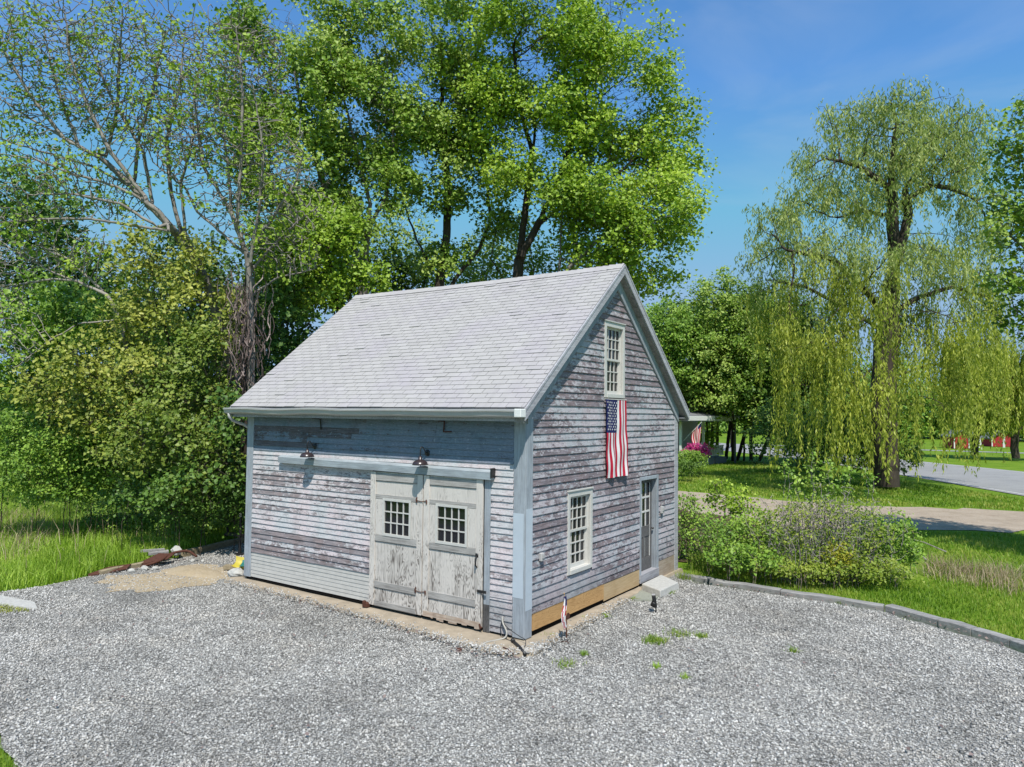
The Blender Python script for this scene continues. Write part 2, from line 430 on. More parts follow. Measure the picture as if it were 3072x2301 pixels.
# low heap of sand
mb = MB(); vs = [(0, 0, .10)]; fs = []
for i in range(1, 6):
    for k in range(22):
        a = 2 * PI * k / 22; rr = i / 5 * (1 + .13 * math.sin(3 * a + 1) + .06 * rng.normal())
        vs.append((.95 * rr * math.cos(a), .5 * rr * math.sin(a), max(-.01, .10 * (1 - (i / 5) ** 1.5) + .012 * rng.normal()) if i < 5 else -.02))
for k in range(22): fs.append((0, 1 + k, 1 + (k + 1) % 22))
for i in range(4):
    for k in range(22):
        a = 1 + i * 22 + k; b = 1 + i * 22 + (k + 1) % 22
        fs.append((a, a + 22, b + 22, b))
mb.add(vs, fs)
o = mb.build('sand_heap', MAT['sand'], None, True); o.location = (-8.95, -.15, GZ)
tag(o, 'low heap of yellow sand beside the left end of the barn', 'sand heap')

ROADN = [(30, 4), (16, 19), (10.6, 27.5), (7.3, 32.8), (3.1, 39.7), (-4, 50.5), (-14, 62), (-30, 79), (-70, 120)]
ROADF = [(42, 11), (25, 31), (14, 44.5), (8.2, 51.5), (2.2, 58.6), (-5.5, 67.5), (-17, 79), (-35, 97), (-75, 138)]
sheet('road', ROADN + ROADF[::-1], -.118, MAT['asphalt'])
def inset(A, B, w0, w1):
    out0 = []; out1 = []
    for a, b in zip(A, B):
        a = np.array(a, float); b = np.array(b, float); d = (b - a) / np.linalg.norm(b - a)
        out0.append(tuple(a + d * w0)); out1.append(tuple(a + d * w1))
    return out0 + out1[::-1]
sheet('road_edge_line', inset(ROADN, ROADF, .75, .93), -.112, MAT['mark'])
sheet('road_edge_line', inset(ROADF, ROADN, .75, .93), -.112, MAT['mark'])
sheet('road_side_path', [(-60, 82.5), (30, 85), (60, 80), (60, 82), (30, 87.5), (-60, 85)], -.13, MAT['asphalt'], amp=.1, step=3)

# loose stones over the gravel bed (one mass nobody could count)
r = np.random.default_rng(11)
P = scatter([(-11, -8.2), (-10.3, -2.6), (-10.4, -.8), (-11.1, 3.6), (-7.5, 4.2), (-7.5, -.3), (.0, -.7), (.45, -.4), (.3, 6.2), (4.4, 5.6), (6.6, 4.2), (11, 0), (11, -6), (2, -9)], 215000, r)
P = P[in_poly(P, GRAVEL)]
bare = ((P[:, 0] < -7.4) & (P[:, 0] > -10.2) & (P[:, 1] > -2.7) & (P[:, 1] < .8) & (r.random(len(P)) < .70))
P = P[~bare]
# a few hundred stones kicked up on to the edge of the slab
E_ = np.array([(-7.4, -.30), (-5.6, -.34), (-3.4, -.45), (-1.4, -.55), (-.5, -.64), (.28, -.46), (.36, .1), (.30, 1.6), (.20, 3.4)])
u_ = r.random(2600) * (len(E_) - 1); k_ = u_.astype(int); e_ = E_[k_] + (E_[k_ + 1] - E_[k_]) * (u_ - k_)[:, None]
inw = np.where((k_ < 5)[:, None], np.array([(0, 1.0)]), np.array([(-1.0, 0)])) * r.normal(-.05, .10, 2600)[:, None]
P = np.vstack([np.column_stack([P, np.zeros(len(P))]), np.column_stack([e_ + inw, np.ones(2600)])]); n = len(P)
s = .0085 + .0105 * r.random(n) ** 1.5
oct_v = np.array([(1, 0, 0), (0, 1, 0), (-1, 0, 0), (0, -1, 0), (0, 0, 1), (0, 0, -1)], float)
oct_f = np.array([(0, 1, 4), (1, 2, 4), (2, 3, 4), (3, 0, 4), (1, 0, 5), (2, 1, 5), (3, 2, 5), (0, 3, 5)])
V = oct_v[None] * (1 + .45 * r.normal(size=(n, 6, 1)).clip(-1.3, 1.3)) + .25 * r.normal(size=(n, 6, 3))
V = V * s[:, None, None] * np.array([1.15, 1.15, .8])
zs = np.where(P[:, 2] > 0, .055, 0) if P.shape[1] > 2 else 0
V[..., 0] += P[:, None, 0]; V[..., 1] += P[:, None, 1]; V[..., 2] += (GZ + zs + s * .45)[:, None]
F = (oct_f[None] + 6 * np.arange(n)[:, None, None]).reshape(-1, 3)
tt = np.repeat((r.beta(1.8, 1.8, n)), 8)
tag(np_mesh('loose_gravel', V.reshape(-1, 3), F, MAT['stone'], tt), 'loose grey crushed stone spread over the driveway', 'gravel', None, 'stuff')

# ================================================================ the barn
BL, BW, RIDGE, SL = 7.24, 6.61, 6.62, .812          # length, width, ridge height, roof slope
barn = thing('weathered_barn', 'small gabled barn of peeling grey blue clapboards under a pale shingle roof', 'barn')
rb = random.Random(3)

def clap(mb, P, z0, z1, e, lims, holes, tintf, mi=0, joint=2.6, butt=.026):
    z = z0; row = 0
    while z < z1 - .01:
        zt = min(z + e, z1)
        a0, a1 = lims(z); b0, b1 = lims(zt)
        # openings that meet this row
        cuts = sorted((h0, h1) for h0, h1, hz0, hz1 in holes if hz0 < zt - .02 and hz1 > z + .02)
        spans = []; cur = a0
        for h0, h1 in cuts:
            if h0 > cur: spans.append((cur, min(h0, a1)))
            cur = max(cur, h1)
        if cur < a1: spans.append((cur, a1))
        for s0, s1 in spans:
            x = s0 if True else 0
            while x < s1 - .01:
                ln = joint * rb.uniform(.6, 1.4)
                xe = s1 if x + ln > s1 - .5 else x + ln
                dz = rb.uniform(-.004, .004); do = rb.uniform(-.0015, .002)
                tn = tintf((x + xe) / 2, z)
                n = max(1, int((xe - x) / .55)); pr = None
                for i in range(n + 1):
                    a = x + (xe - x) * i / n
                    w = rb.uniform(-.003, .003)
                    at = a
                    if i == 0 and x == a0: at = max(a, b0)
                    if i == n and xe == a1: at = min(a, b1)
                    cur_v = [P(a, z + dz + w, 0), P(a, z + dz + w, butt + do + rb.uniform(-.001, .002)), P(at, zt + .012, .004 + do)]
                    if pr: mb.add(pr + cur_v, [(1, 4, 5, 2), (0, 3, 4, 1)], tn, mi)
                    pr = cur_v
                x = xe + (.003 if xe < s1 else 1)
        z += e; row += 1

# ---- front wall (faces -y)
mb = MB()
FP = lambda a, z, o: (a, -o, z)
rowt = {}
def ft(x, z):
    k = round(z, 2)
    if k not in rowt: rowt[k] = rb.uniform(.34, .66)
    v = rowt[k] + rb.uniform(-.07, .07)
    if z > 2.5: v += .24
    elif x > -.8: v += .12
    elif 1.08 < z < 1.45: v += .12
    elif .85 < z < 1.1 and x < -4.2: v -= .30
    elif 1.75 < z < 2.3 and x < -4.5: v -= .10
    elif .55 < z < .70: v -= .25
    if z > 2.85 and x < -5.2 and z < 3.2: v -= .55
    return min(1, max(0, v))
DOOR = (-3.42, -.66, -1, 2.52)
clap(mb, FP, .565, 2.76, .1055, lambda z: (-7.04, -.21), [DOOR], ft, 0)
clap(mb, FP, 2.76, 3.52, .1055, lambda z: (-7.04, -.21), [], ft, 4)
clap(mb, FP, .035, .565, .0757, lambda z: (-7.04, -3.42), [], lambda x, z: .5 + rb.uniform(-.08, .08), 1, 9, .013)
clap(mb, FP, .0, .565, .1055, lambda z: (-.66, -.21), [], ft, 0)
mb.box(-7.2, -3.42, .002, .04, -.02, 3.62, .3, 2); mb.box(-.66, -.02, .002, .04, -.02, 3.62, .3, 2); mb.box(-3.42, -.66, .002, .04, 2.52, 3.62, .3, 2)
mb.box(-7.2, -.02, -.03, -.001, 3.52, 3.60, .4, 3)
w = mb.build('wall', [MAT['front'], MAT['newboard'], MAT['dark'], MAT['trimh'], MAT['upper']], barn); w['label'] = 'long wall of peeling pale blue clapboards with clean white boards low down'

# ---- gable wall (faces +x)
mb = MB()
GP = lambda a, z, o: (o, a, z)
rowg = {}
def gt(y, z):
    k = round(z, 2)
    if k not in rowg: rowg[k] = rb.uniform(.30, .70)
    v = rowg[k] + rb.uniform(-.12, .12)
    v += .10 * math.sin(z * 1.9 + 1.0) + .08 * math.sin(y * 1.3 + z)
    if z > 2.3: v -= .06
    return min(1, max(0, v))
def glim(z):
    zz = z - 3.74
    if zz <= 0: return (.20, 6.41)
    return (max(.20, zz / SL), min(6.41, BW - zz / SL))
W1 = (1.36, 2.285, .745, 2.215); W2 = (2.765, 3.665, 3.93, 5.435); D1 = (4.44, 5.45, -1, 2.265)
clap(mb, GP, .335, 6.30, .122, glim, [W1, W2, D1], gt, 0, 2.2)
for a0, a1, z0, z1 in ((.03, 1.36, .20, 3.7), (2.285, 4.44, .20, 3.7), (5.45, 6.58, -.02, 3.7), (1.36, 2.285, .20, .745), (1.36, 2.285, 2.215, 3.7), (4.44, 5.45, 2.265, 3.7)):
    mb.box(-.04, -.002, a0, a1, z0, z1, .3, 0)
for poly in ([(.05, 3.7), (2.765, 3.7), (2.765, 5.9)], [(3.665, 3.7), (6.56, 3.7), (3.665, 6.03)], [(2.765, 5.435), (3.665, 5.435), (3.665, 6.03), (BW / 2, 6.32), (2.765, 5.9)], [(2.765, 3.7), (3.665, 3.7), (3.665, 3.93), (2.765, 3.93)]):
    mb.add([(-.004, a, b) for a, b in poly], [tuple(range(len(poly)))], .3, 0)
    mb.add([(-.2, a, b) for a, b in poly], [tuple(range(len(poly)))[::-1]], .3, 1)
mb.add([(-.5, .5, 3.61), (-.5, 6.2, 3.61), (-.5, BW / 2, 5.9)], [(0, 1, 2)], .3, 1)
w = mb.build('wall', [MAT['gable'], MAT['dark']], barn); w['label'] = 'gable wall of grey mauve bare clapboards with white flecks'
# ---- rear and far end walls
mb = MB()
clap(mb, lambda a, z, o: (a, BW + o, z), .05, 3.52, .122, lambda z: (-7.04, -.21), [], lambda x, z: rb.uniform(.3, .6), 0)
mb.box(-7.2, -.02, BW - .04, BW - .002, -.05, 3.62, .3, 1)
mb.build('wall', [MAT['front'], MAT['dark']], barn)
mb = MB()
clap(mb, lambda a, z, o: (-BL - o, a, z), .05, 6.3, .122, glim, [], lambda x, z: rb.uniform(.3, .6), 0)
mb.box(-BL + .002, -BL + .04, .03, 6.58, -.05, 3.7, .3, 1)
mb.add([(-BL + .02, .1, 3.7), (-BL + .02, 6.5, 3.7), (-BL + .02, BW / 2, 6.32)], [(2, 1, 0)], .3, 1)
mb.build('wall', [MAT['gable'], MAT['dark']], barn)

# ---- corner boards
def cboard(boxes, m=MAT['trim']):
    mb = MB()
    for b in boxes: mb.box(*b, tint=b and rb.uniform(.45, .62), ch=.006)
    return mb.build('corner_board', m, barn)
cboard([(-.205, .024, -.026, .0, -.02, 3.52), (.0, .026, .002, .205, -.03, 3.72)])
mb = MB(); mb.box(-.204, .0, -.0285, -.0262, .62, 1.98, .95); mb.box(.0262, .0285, .002, .20, .42, 2.05, .98)
mb.build('paint_patch', m_plain('fresh_pale_blue', (.50, .56, .62), .6, .3, 0, .08, 4.0, .05), barn)
cboard([(-BL - .03, -7.045, -.026, .0, .02, 3.52), (-BL - .03, -BL, .002, .17, -.02, 3.72)])
cboard([(.0, .026, 6.41, 6.63, -.10, 3.60), (-.20, .024, BW, BW + .026, -.1, 3.5)], MAT['rake'])
cboard([(-BL - .026, -BL, 6.41, 6.63, -.10, 3.60), (-BL, -7.05, BW, BW + .026, -.1, 3.5)])

# ---- foundation slab
mb = MB()
fr = [(-7.62, -.10), (-7.5, -.33), (-6.6, -.30), (-5.6, -.36), (-4.4, -.40), (-3.4, -.47), (-2.4, -.55), (-1.4, -.57), (-.6, -.68), (-.15, -.66), (.30, -.50), (.44, -.36), (.36, .1), (.33, 1.2), (.27, 2.6), (.18, 3.8), (.12, 4.4), (.06, 5.6), (.06, 6.75), (-7.35, 6.75), (-7.4, 3), (-7.42, .2)]
pts = []
for i, a in enumerate(fr):
    b = fr[(i + 1) % len(fr)]; n = max(1, int(math.hypot(b[0] - a[0], b[1] - a[1]) / .16))
    for k in range(n): pts.append((a[0] + (b[0] - a[0]) * k / n + rb.gauss(0, .014), a[1] + (b[1] - a[1]) * k / n + rb.gauss(0, .014)))
n = len(pts)
mb.add([(x, y, -.045 + rb.gauss(0, .004)) for x, y in pts] + [(x + (x + 3.6) * .012, y + (y - 3) * .012, -.2) for x, y in pts], [tuple(range(n))] + [(i, n + i, n + (i + 1) % n, (i + 1) % n) for i in range(n)])
mb.build('foundation', MAT['concrete'], barn)
# floor void under the gable sill and inside: a dark room
mb = MB(); mb.box(-BL + .06, -.30, .30, BW - .06, -.035, 3.6); mb.box(-.299, -.03, .05, BW - .06, -.05, -.036); mb.box(-BL + .3, -.299, .05, .299, -.05, -.036); mb.build('interior', MAT['dark'], barn)

# ---- fresh boards let in at the foot of the gable
mb = MB()
mb.add([(.0, .235, .055), (.02, .235, .055), (.02, 2.785, .045), (.0, 2.785, .045), (.0, .235, .335), (.02, .235, .335), (.02, 2.785, .335), (.0, 2.785, .335)], [(3, 2, 1, 0), (4, 5, 6, 7), (0, 1, 5, 4), (1, 2, 6, 5), (2, 3, 7, 6), (3, 0, 4, 7)], .5)
mb.build('sill_board', MAT['newwood'], barn)['label'] = 'fresh orange board at the foot of the gable wall'
mb = MB(); mb.box(.0, .018, 2.79, 4.435, .0, .33, .62, ch=.004)
mb.build('sill_board', m_grain('pale_spruce_board', (.50, .37, .22), (.36, .24, .12), 1, 50.0, False), barn)
mb = MB(); mb.box(.0, .02, 5.455, 6.405, -.08, .335, .55, ch=.004); mb.build('sill_board', m_grain('stained_sill', (.42, .35, .28), (.25, .17, .12), 1, 30.0, False), barn)
mb = MB(); mb.box(-.05, -.012, .235, 4.42, -.06, .21); mb.build('sill_gap', MAT['dark'], barn)

# ---- roof
def zr(y): return RIDGE - SL * abs(y - BW / 2)
X0, X1 = -7.50, .175; YE = -.30
mb = MB(); ln = math.hypot(BW / 2 - YE, (BW / 2 - YE) * SL); ncs = 36; ex = ln / ncs; tabw = .305
for side in (0, 1):
    for cidx in range(ncs):
        s0 = cidx * ex; s1 = s0 + ex + .02
        def Q(x, s, h):
            y = YE + s / ln * (BW / 2 - YE); z = RIDGE - SL * (BW / 2 - y)
            nrm = (-SL, 1); l = math.hypot(SL, 1)
            y += nrm[0] / l * h; z += nrm[1] / l * h - .032 * math.sin(PI * (x - X0) / (X1 - X0)) * (s / ln) - .008 * math.sin(x * 2.1) * (s / ln) * (1 - s / ln)
            return (x, y if side == 0 else BW - y, z)
        off = (cidx * tabw * .36) % tabw if cidx % 2 else (cidx * tabw * .36 + tabw * .5) % tabw
        off = (cidx * (.5 * tabw + .02)) % tabw
        edges = [X0]; x = X0 + (off if off > .03 else tabw)
        while x < X1 - .03: edges.append(x); x += tabw
        edges.append(X1)
        for a, b in zip(edges[:-1], edges[1:]):
            j = rb.uniform(-.006, .004); hh = .010 + rb.uniform(0, .004) + (rb.uniform(.006, .014) if rb.random() < .04 else 0); tn = min(1, max(0, rb.gauss(.5, .12)))
            bb = b - (.014 if b < X1 else 0)
            vs = [Q(a, s0 + j, hh), Q(bb, s0 + j, hh), Q(bb, s1, .002), Q(a, s1, .002), Q(a, s0 + j, -.01), Q(bb, s0 + j, -.01)]
            mb.add(vs, [(0, 1, 2, 3), (5, 2, 1), (4, 0, 3)], tn, 0)
            mb.add(vs, [(4, 5, 1, 0)], .02, 0)
            if b < X1: mb.add([Q(bb - .002, s0 + .004, .005), Q(b + .002, s0 + .004, .005), Q(b + .002, s0 + ex - .004, .005), Q(bb - .002, s0 + ex - .004, .005)], [(0, 1, 2, 3)], -.3, 0)
    # deck under the shingles
    yy = (YE + .02, BW / 2) if side == 0 else (BW - YE - .02, BW / 2)
    za, zb = zr(yy[0]) - .004, RIDGE - .004
    vs = [(X0 + .02, yy[0], za - .01), (X1 - .01, yy[0], za - .01), (X1 - .01, yy[1], zb - .05), (X0 + .02, yy[1], zb - .05)]
    vs += [(x, y, z - .10) for x, y, z in vs]
    mb.add(vs, [(0, 1, 2, 3), (7, 6, 5, 4), (0, 4, 5, 1), (1, 5, 6, 2), (2, 6, 7, 3), (3, 7, 4, 0)], .5, 1)
# ridge caps
x = X0
while x < X1:
    b = min(X1 + .01, x + .17); h = .022 + rb.uniform(0, .008) - .032 * math.sin(PI * (x - X0) / (X1 - X0))
    mb.add([(x, BW / 2 - .14, RIDGE - .14 * SL + h), (b, BW / 2 - .14, RIDGE - .14 * SL + h * .6), (b, BW / 2, RIDGE + h * .8), (x, BW / 2, RIDGE + h + .006), (b, BW / 2 + .14, RIDGE - .14 * SL + h * .6), (x, BW / 2 + .14, RIDGE - .14 * SL + h)], [(0, 1, 2, 3), (3, 2, 4, 5)], rb.uniform(.4, .7), 0)
    x += .15
mb.build('roof', [MAT['shingle'], MAT['soffit']], barn)
# rake boards, friezes and soffit slats on both slopes
def slope_board(mb, x0, x1, ya, yb, d0, d1, tint=.5, mi=0):
    """board between depths d0..d1 measured straight down from the roof surface"""
    vs = []
    for y in (ya, yb):
        for x in (x0, x1):
            for d in (d0, d1): vs.append((x, y, zr(y) - d))
    mb.add(vs, [(0, 1, 3, 2), (4, 6, 7, 5), (0, 4, 5, 1), (2, 3, 7, 6), (0, 2, 6, 4), (1, 5, 7, 3)], tint, mi)
for ya, yb in ((YE - .005, BW / 2), (BW - YE + .005, BW / 2)):
    mb = MB(); slope_board(mb, X1 - .002, X1 + .026, ya, yb, .012, .20, .62)
    slope_board(mb, X1 + .004, X1 + .034, ya, yb, .004, .05, .5)
    mb.build('rake_board', MAT['rake'], barn)
    mb = MB(); slope_board(mb, .004, .05, .0 if ya < 0 else BW, yb, .235, .50, .42); mb.build('frieze_board', MAT['trim'], barn)
    mb = MB()
    n = 16
    for i in range(n):
        a = ya + (yb - ya) * i / n; b = ya + (yb - ya) * (i + .965) / n
        slope_board(mb, .002, X1 - .004, a, b, .15 + rb.uniform(0, .006), .235, rb.uniform(.3, .7))
    mb.build('soffit', MAT['soffit'], barn)
    mb = MB(); slope_board(mb, X0 - .02, X0 + .006, ya, yb, .012, .20, .5); mb.build('rake_board', MAT['rake'], barn)
# eave fascia
mb = MB(); mb.box(X0 + .02, X1 - .01, YE + .01, YE + .04, zr(YE) - .22, zr(YE) - .06, .35); mb.box(X0 + .02, X1 - .03, YE + .04, .0, zr(YE) - .17, zr(YE) - .15, .25)
mb.build('fascia', MAT['rake'], barn)
mb = MB(); mb.box(X0 + .02, X1 - .01, BW - YE - .04, BW - YE - .01, zr(YE) - .22, zr(YE) - .06, .5); mb.box(X0 + .02, X1 - .03, BW, BW - YE - .04, zr(YE) - .17, zr(YE) - .15, .25)
mb.build('fascia', MAT['rake'], barn)
# gutter and its elbow
mb = MB(); prof = [(-.300, .125), (-.302, .0), (-.36, -.012), (-.405, .015), (-.418, .07), (-.440, .085), (-.440, .115), (-.425, .118), (-.41, .09), (-.39, .05), (-.35, .03), (-.315, .05), (-.312, .125)]
nseg = 24; vs = []; fs = []
for i in range(nseg + 1):
    x = X0 - .06 + (X1 - .05 - X0 + .06) * i / nseg
    dz = 3.545 + .012 * math.sin(i * .9) * (1 if i < 12 else .3) - .02 * (1 - i / nseg) * 0
    vs += [(x, y + rb.uniform(-.002, .002), z + dz) for y, z in prof]
k = len(prof)
for i in range(nseg):
    for j in range(k):
        j2 = (j + 1) % k
        fs.append((i * k + j, i * k + j2, (i + 1) * k + j2, (i + 1) * k + j))
fs += [tuple(range(k))[::-1], tuple(nseg * k + j for j in range(k))]
mb.add(vs, fs); gut = mb.build('gutter', MAT['gutter'], barn)
mb = MB(); mb.tube([(-7.44, -.37, 3.55), (-7.44, -.36, 3.47), (-7.43, -.28, 3.39), (-7.40, -.13, 3.33), (-7.36, -.04, 3.30), (-7.31, .06, 3.22), (-7.30, .10, 3.1), (-7.30, .10, .1), (-7.38, .06, .0)], .034, 8); mb.build('downspout', MAT['gutter'], gut, True)
mb = MB(); mb.box(X1 - .10, X1 + .03, -.455, -.30, 3.54, 3.675, .7, ch=.01); mb.build('gutter_end', MAT['porch'], gut)

# ---- header board over the sliding doors
mb = MB()
mb.add([(-6.09, 0, 2.70), (-.60, 0, 2.665), (-.60, -.115, 2.62), (-6.09, -.115, 2.65), (-6.09, -.11, 2.53), (-.60, -.11, 2.495), (-.60, 0, 2.50), (-6.09, 0, 2.53)], [(3, 2, 1, 0), (4, 5, 2, 3), (7, 6, 5, 4), (0, 7, 4, 3), (1, 2, 5, 6)], .55)
mb.build('header_board', MAT['trimh'], barn)
mb = MB(); mb.box(-.79, -.665, -.028, .0, -.03, 2.50, .55, ch=.005); mb.build('jamb', MAT['trim'], barn)
mb = MB(); mb.box(-.79, -.665, -.031, -.0282, -.03, .42, .2); mb.build('jamb_foot', MAT['ironwood'], barn)

# ---- sliding doors
def panes(mb, ax, p, a0, a1, z0, z1, nc, nr, w, depth, out, tint=.6):
    """muntin bars in the plane ax = p"""
    def bx(b0, b1, c0, c1, k):
        if ax == 'y': mb.box(b0, b1, p - out - k, p - out + depth, c0, c1, tint)
        else: mb.box(p + out - depth, p + out + k, b0, b1, c0, c1, tint)
    for i in range(1, nc): x = a0 + (a1 - a0) * i / nc; bx(x - w / 2, x + w / 2, z0, z1, 0)
    for j in range(1, nr): z = z0 + (z1 - z0) * j / nr; bx(a0, a1, z - w / 2, z + w / 2, .002)
def barn_door(x0, x1, label, win, zb, skew):
    wx0, wx1, wz0, wz1 = win
    T = (-.030, -.055)                                   # back of the ply, front of the ply
    mb = MB()
    ybk, yf, yr = -.032, -.050, -.072
    zt = 2.49
    for a, b, c0, c1 in ((x0, wx0, zb, zt), (wx1, x1, zb, zt), (wx0, wx1, zb, wz0), (wx0, wx1, wz1, zt)):
        mb.box(a, b, yf, ybk, c0, c1, rb.uniform(.45, .6), 0)
    # stiles and rails, proud of the plywood
    sw = .13
    mb.box(x0, x0 + sw, yr, yf - .001, zb, zt, .66, 0, .004); mb.box(x1 - sw, x1, yr, yf - .001, zb, zt, .6, 0, .004)
    for c0, c1, tn in ((2.33, 2.46, .72), (1.99, 2.075, .6), (1.21, 1.325, .62), (.355, .475, .55), (zb, .115, .45)):
        mb.box(x0 + sw + .002, x1 - sw - .002, yr + .002, yf - .001, c0, c1, tn, 1, .004)
        mb.box(x0 + sw + .003, x1 - sw - .003, yf - .004, yf - .0005, c0 - .014, c0, .05, 1)
    for a, b in ((x0 + sw + .006, wx0 - .05), (wx1 + .05, x1 - sw - .006)):
        mb.box(a, b, yr + .006, yf - .001, 1.327, 1.988, .6, 0, .004)
    d = mb.build('door', [MAT['ply'], MAT['plyh']], barn); d['label'] = label
    mb = MB(); fw = .045
    for a, b, c0, c1 in ((wx0 - fw, wx0, wz0 - fw, wz1 + fw), (wx1, wx1 + fw, wz0 - fw, wz1 + fw), (wx0, wx1, wz1, wz1 + fw), (wx0, wx1, wz0 - fw, wz0)):
        mb.box(a, b, -.078, -.045, c0, c1, .6, 0)
    panes(mb, 'y', -.056, wx0, wx1, wz0, wz1, 4, 3, .020, .02, .006)
    mb.build('window_frame', MAT['whitepaint'], d)
    mb = MB(); mb.add([(wx0, -.044, wz0), (wx1, -.044, wz0), (wx1, -.044, wz1), (wx0, -.044, wz1)], [(0, 1, 2, 3)]); mb.build('glass', MAT['glass'], d)
    return d
dl = barn_door(-3.42, -2.125, 'left sliding door with black twelve pane window', (-3.05, -2.44, 1.37, 1.97), .02, 0)
dr = barn_door(-2.10, -.80, 'right sliding door with splintered bottom edge', (-1.77, -1.16, 1.37, 1.97), .035, 0)
for z, col in ((2.04, 'rust'), (.45, 'rust')):
    mb = MB()
    mb.tube([(-2.25, -.078, z - .05), (-2.262, -.086, z), (-2.25, -.078, z + .05)], .012, 6); mb.tube([(-2.03, -.078, z - .06), (-2.02, -.086, z - .02), (-2.03, -.078, z + .02)], .012, 6)
    for i in range(7): mb.tube([(-2.24 + i * .03, -.084, z - .005 - .012 * math.sin(i / 6 * PI)), (-2.215 + i * .03, -.084, z - .008 - .012 * math.sin((i + 1) / 6 * PI))], .007, 5)
    mb.build('chain', MAT['rust'], dl)
mb = MB(); mb.tube([(-.90, -.075, 1.21), (-.90, -.115, 1.17), (-.90, -.115, 1.06), (-.90, -.075, 1.02)], .014, 6); mb.box(-.93, -.87, -.078, -.072, 1.19, 1.25); mb.build('handle', MAT['black'], dr, True)
mb = MB(); mb.box(-.88, -.70, -.088, -.073, .61, .655); mb.tube([(-.80, -.08, .61), (-.815, -.085, .45), (-.80, -.08, .2)], .005, 5); mb.build('hasp', MAT['black'], dr)
mb = MB(); r2 = random.Random(5); x = -2.08
while x < -.84:
    b = x + r2.uniform(.04, .11); mb.box(x, min(b, -.81), -.076, -.07, .01 + r2.uniform(-.02, .03), .12, r2.uniform(.3, .7)); x = b
mb.build('splintered_edge', m_grain('split_door_edge', (.52, .44, .36), (.25, .14, .09), 0, 40.0, False), dr)
mb = MB(); mb.box(-3.52, -3.40, -.14, -.03, -.04, .05, ch=.015); mb.box(-3.50, -3.44, -.16, -.10, -.03, .09, ch=.01); mb.build('guide_roller', MAT['rust'], barn)
mb = MB(); mb.tube([(-.83, -.08, .10), (-.80, -.085, .02), (-.77, -.10, .06)], .014, 6); mb.build('guide_roller', MAT['rust'], barn)
mb = MB(); mb.box(-.612, -.575, -.125, -.01, 2.53, 2.69, ch=.006); mb.build('track_bracket', MAT['black'], barn)

# ---- double-hung windows in the gable
def sash_window(y0, y1, z0, z1, cw, label):
    mb = MB(); d = .085
    # casing boards, the reveal behind them, a sill
    mb.box(.0, .036, y0, y0 + cw, z0, z1, .6, 0, .004); mb.box(.0, .036, y1 - cw, y1, z0, z1, .6, 0, .004)
    mb.box(.0, .036, y0 + cw + .001, y1 - cw - .001, z1 - cw * 1.15, z1, .6, 0, .004); mb.box(.0, .05, y0 + cw + .001, y1 - cw - .001, z0, z0 + cw * .9, .6, 0, .004)
    mb.box(.0, .055, y0 - .012, y1 + .012, z1 + .001, z1 + .022, .5, 0)
    iy0, iy1, iz0, iz1 = y0 + cw, y1 - cw, z0 + cw * .9, z1 - cw * 1.15
    mb.box(-d, -.001, iy0 - .02, iy0, iz0, iz1, .6); mb.box(-d, -.001, iy1, iy1 + .02, iz0, iz1, .6); mb.box(-d, -.001, iy0, iy1, iz1, iz1 + .02, .6); mb.box(-d, -.001, iy0, iy1, iz0 - .02, iz0, .6)
    w = mb.build('window', MAT['whitepaint'], barn); w['label'] = label
    zm = (iz0 + iz1) / 2; s = .042
    for k, (c0, c1, px) in enumerate(((zm, iz1, -.035), (iz0, zm + .03, -.065))):
        mb = MB()
        for a, b, e0, e1 in ((iy0, iy0 + s, c0, c1), (iy1 - s, iy1, c0, c1), (iy0 + s, iy1 - s, c1 - s, c1), (iy0 + s, iy1 - s, c0, c0 + s * (1.0 if k == 0 else 1.6))):
            mb.box(px - .028, px, a, b, e0, e1, .6)
        panes(mb, 'x', px - .002, iy0 + s, iy1 - s, c0 + s, c1 - s, 4, 3, .020, .02, 0)
        mb.build('sash', MAT['whitepaint'], w)
        mb = MB(); mb.add([(px - .024, iy0 + s, c0 + s * .9), (px - .024, iy1 - s, c0 + s * .9), (px - .024, iy1 - s, c1 - s), (px - .024, iy0 + s, c1 - s)], [(0, 1, 2, 3)]); mb.build('glass', MAT['glass'], w)
    return w
sash_window(1.36, 2.285, .745, 2.215, .085, 'white sash window low in the gable wall beside the side door')
sash_window(2.765, 3.665, 3.93, 5.435, .085, 'white sash window high under the gable peak')

# ---- side door
mb = MB(); y0, y1 = 4.44, 5.45
mb.box(.0, .03, y0, y0 + .075, .10, 2.265, .6, 0, .004); mb.box(.0, .03, y1 - .09, y1, .10, 2.265, .5, 0, .004); mb.box(.0, .034, y0 + .076, y1 - .091, 2.19, 2.265, .85, 0, .004)
mb.box(-.16, -.001, y0 + .055, y0 + .075, .10, 2.19, .4); mb.box(-.16, -.001, y1 - .09, y1 - .07, .10, 2.19, .4); mb.box(-.16, -.001, y0 + .075, y1 - .09, 2.19, 2.21, .3)
sd = mb.build('side_door', MAT['trim'], barn); sd['label'] = 'narrow dark side door with nine panes over two panels'
mb = MB(); mb.box(-.16, .045, y0 + .01, y1, .02, .20, .35, 0, .005); mb.build('threshold', MAT['rake'], sd)
mb = MB(); a0, a1 = y0 + .08, y1 - .095; px = -.10
for a, b, c0, c1, m in ((a0, a0 + .10, .21, 2.185, 0), (a1 - .10, a1, .21, 2.185, 0), (a0 + .10, a1 - .10, 2.10, 2.185, 0), (a0 + .10, a1 - .10, .93, 1.16, 0), (a0 + .10, a1 - .10, .21, .47, 0), ((a0 + a1) / 2 - .045, (a0 + a1) / 2 + .045, .47, .93, 0)):
    mb.box(px - .03, px, a, b, c0, c1, .55, m)
mb.box(px - .03, px - .014, a0 + .1, a1 - .1, .47, .93, .35)
mb.build('door_leaf', MAT['ironwood'], sd)
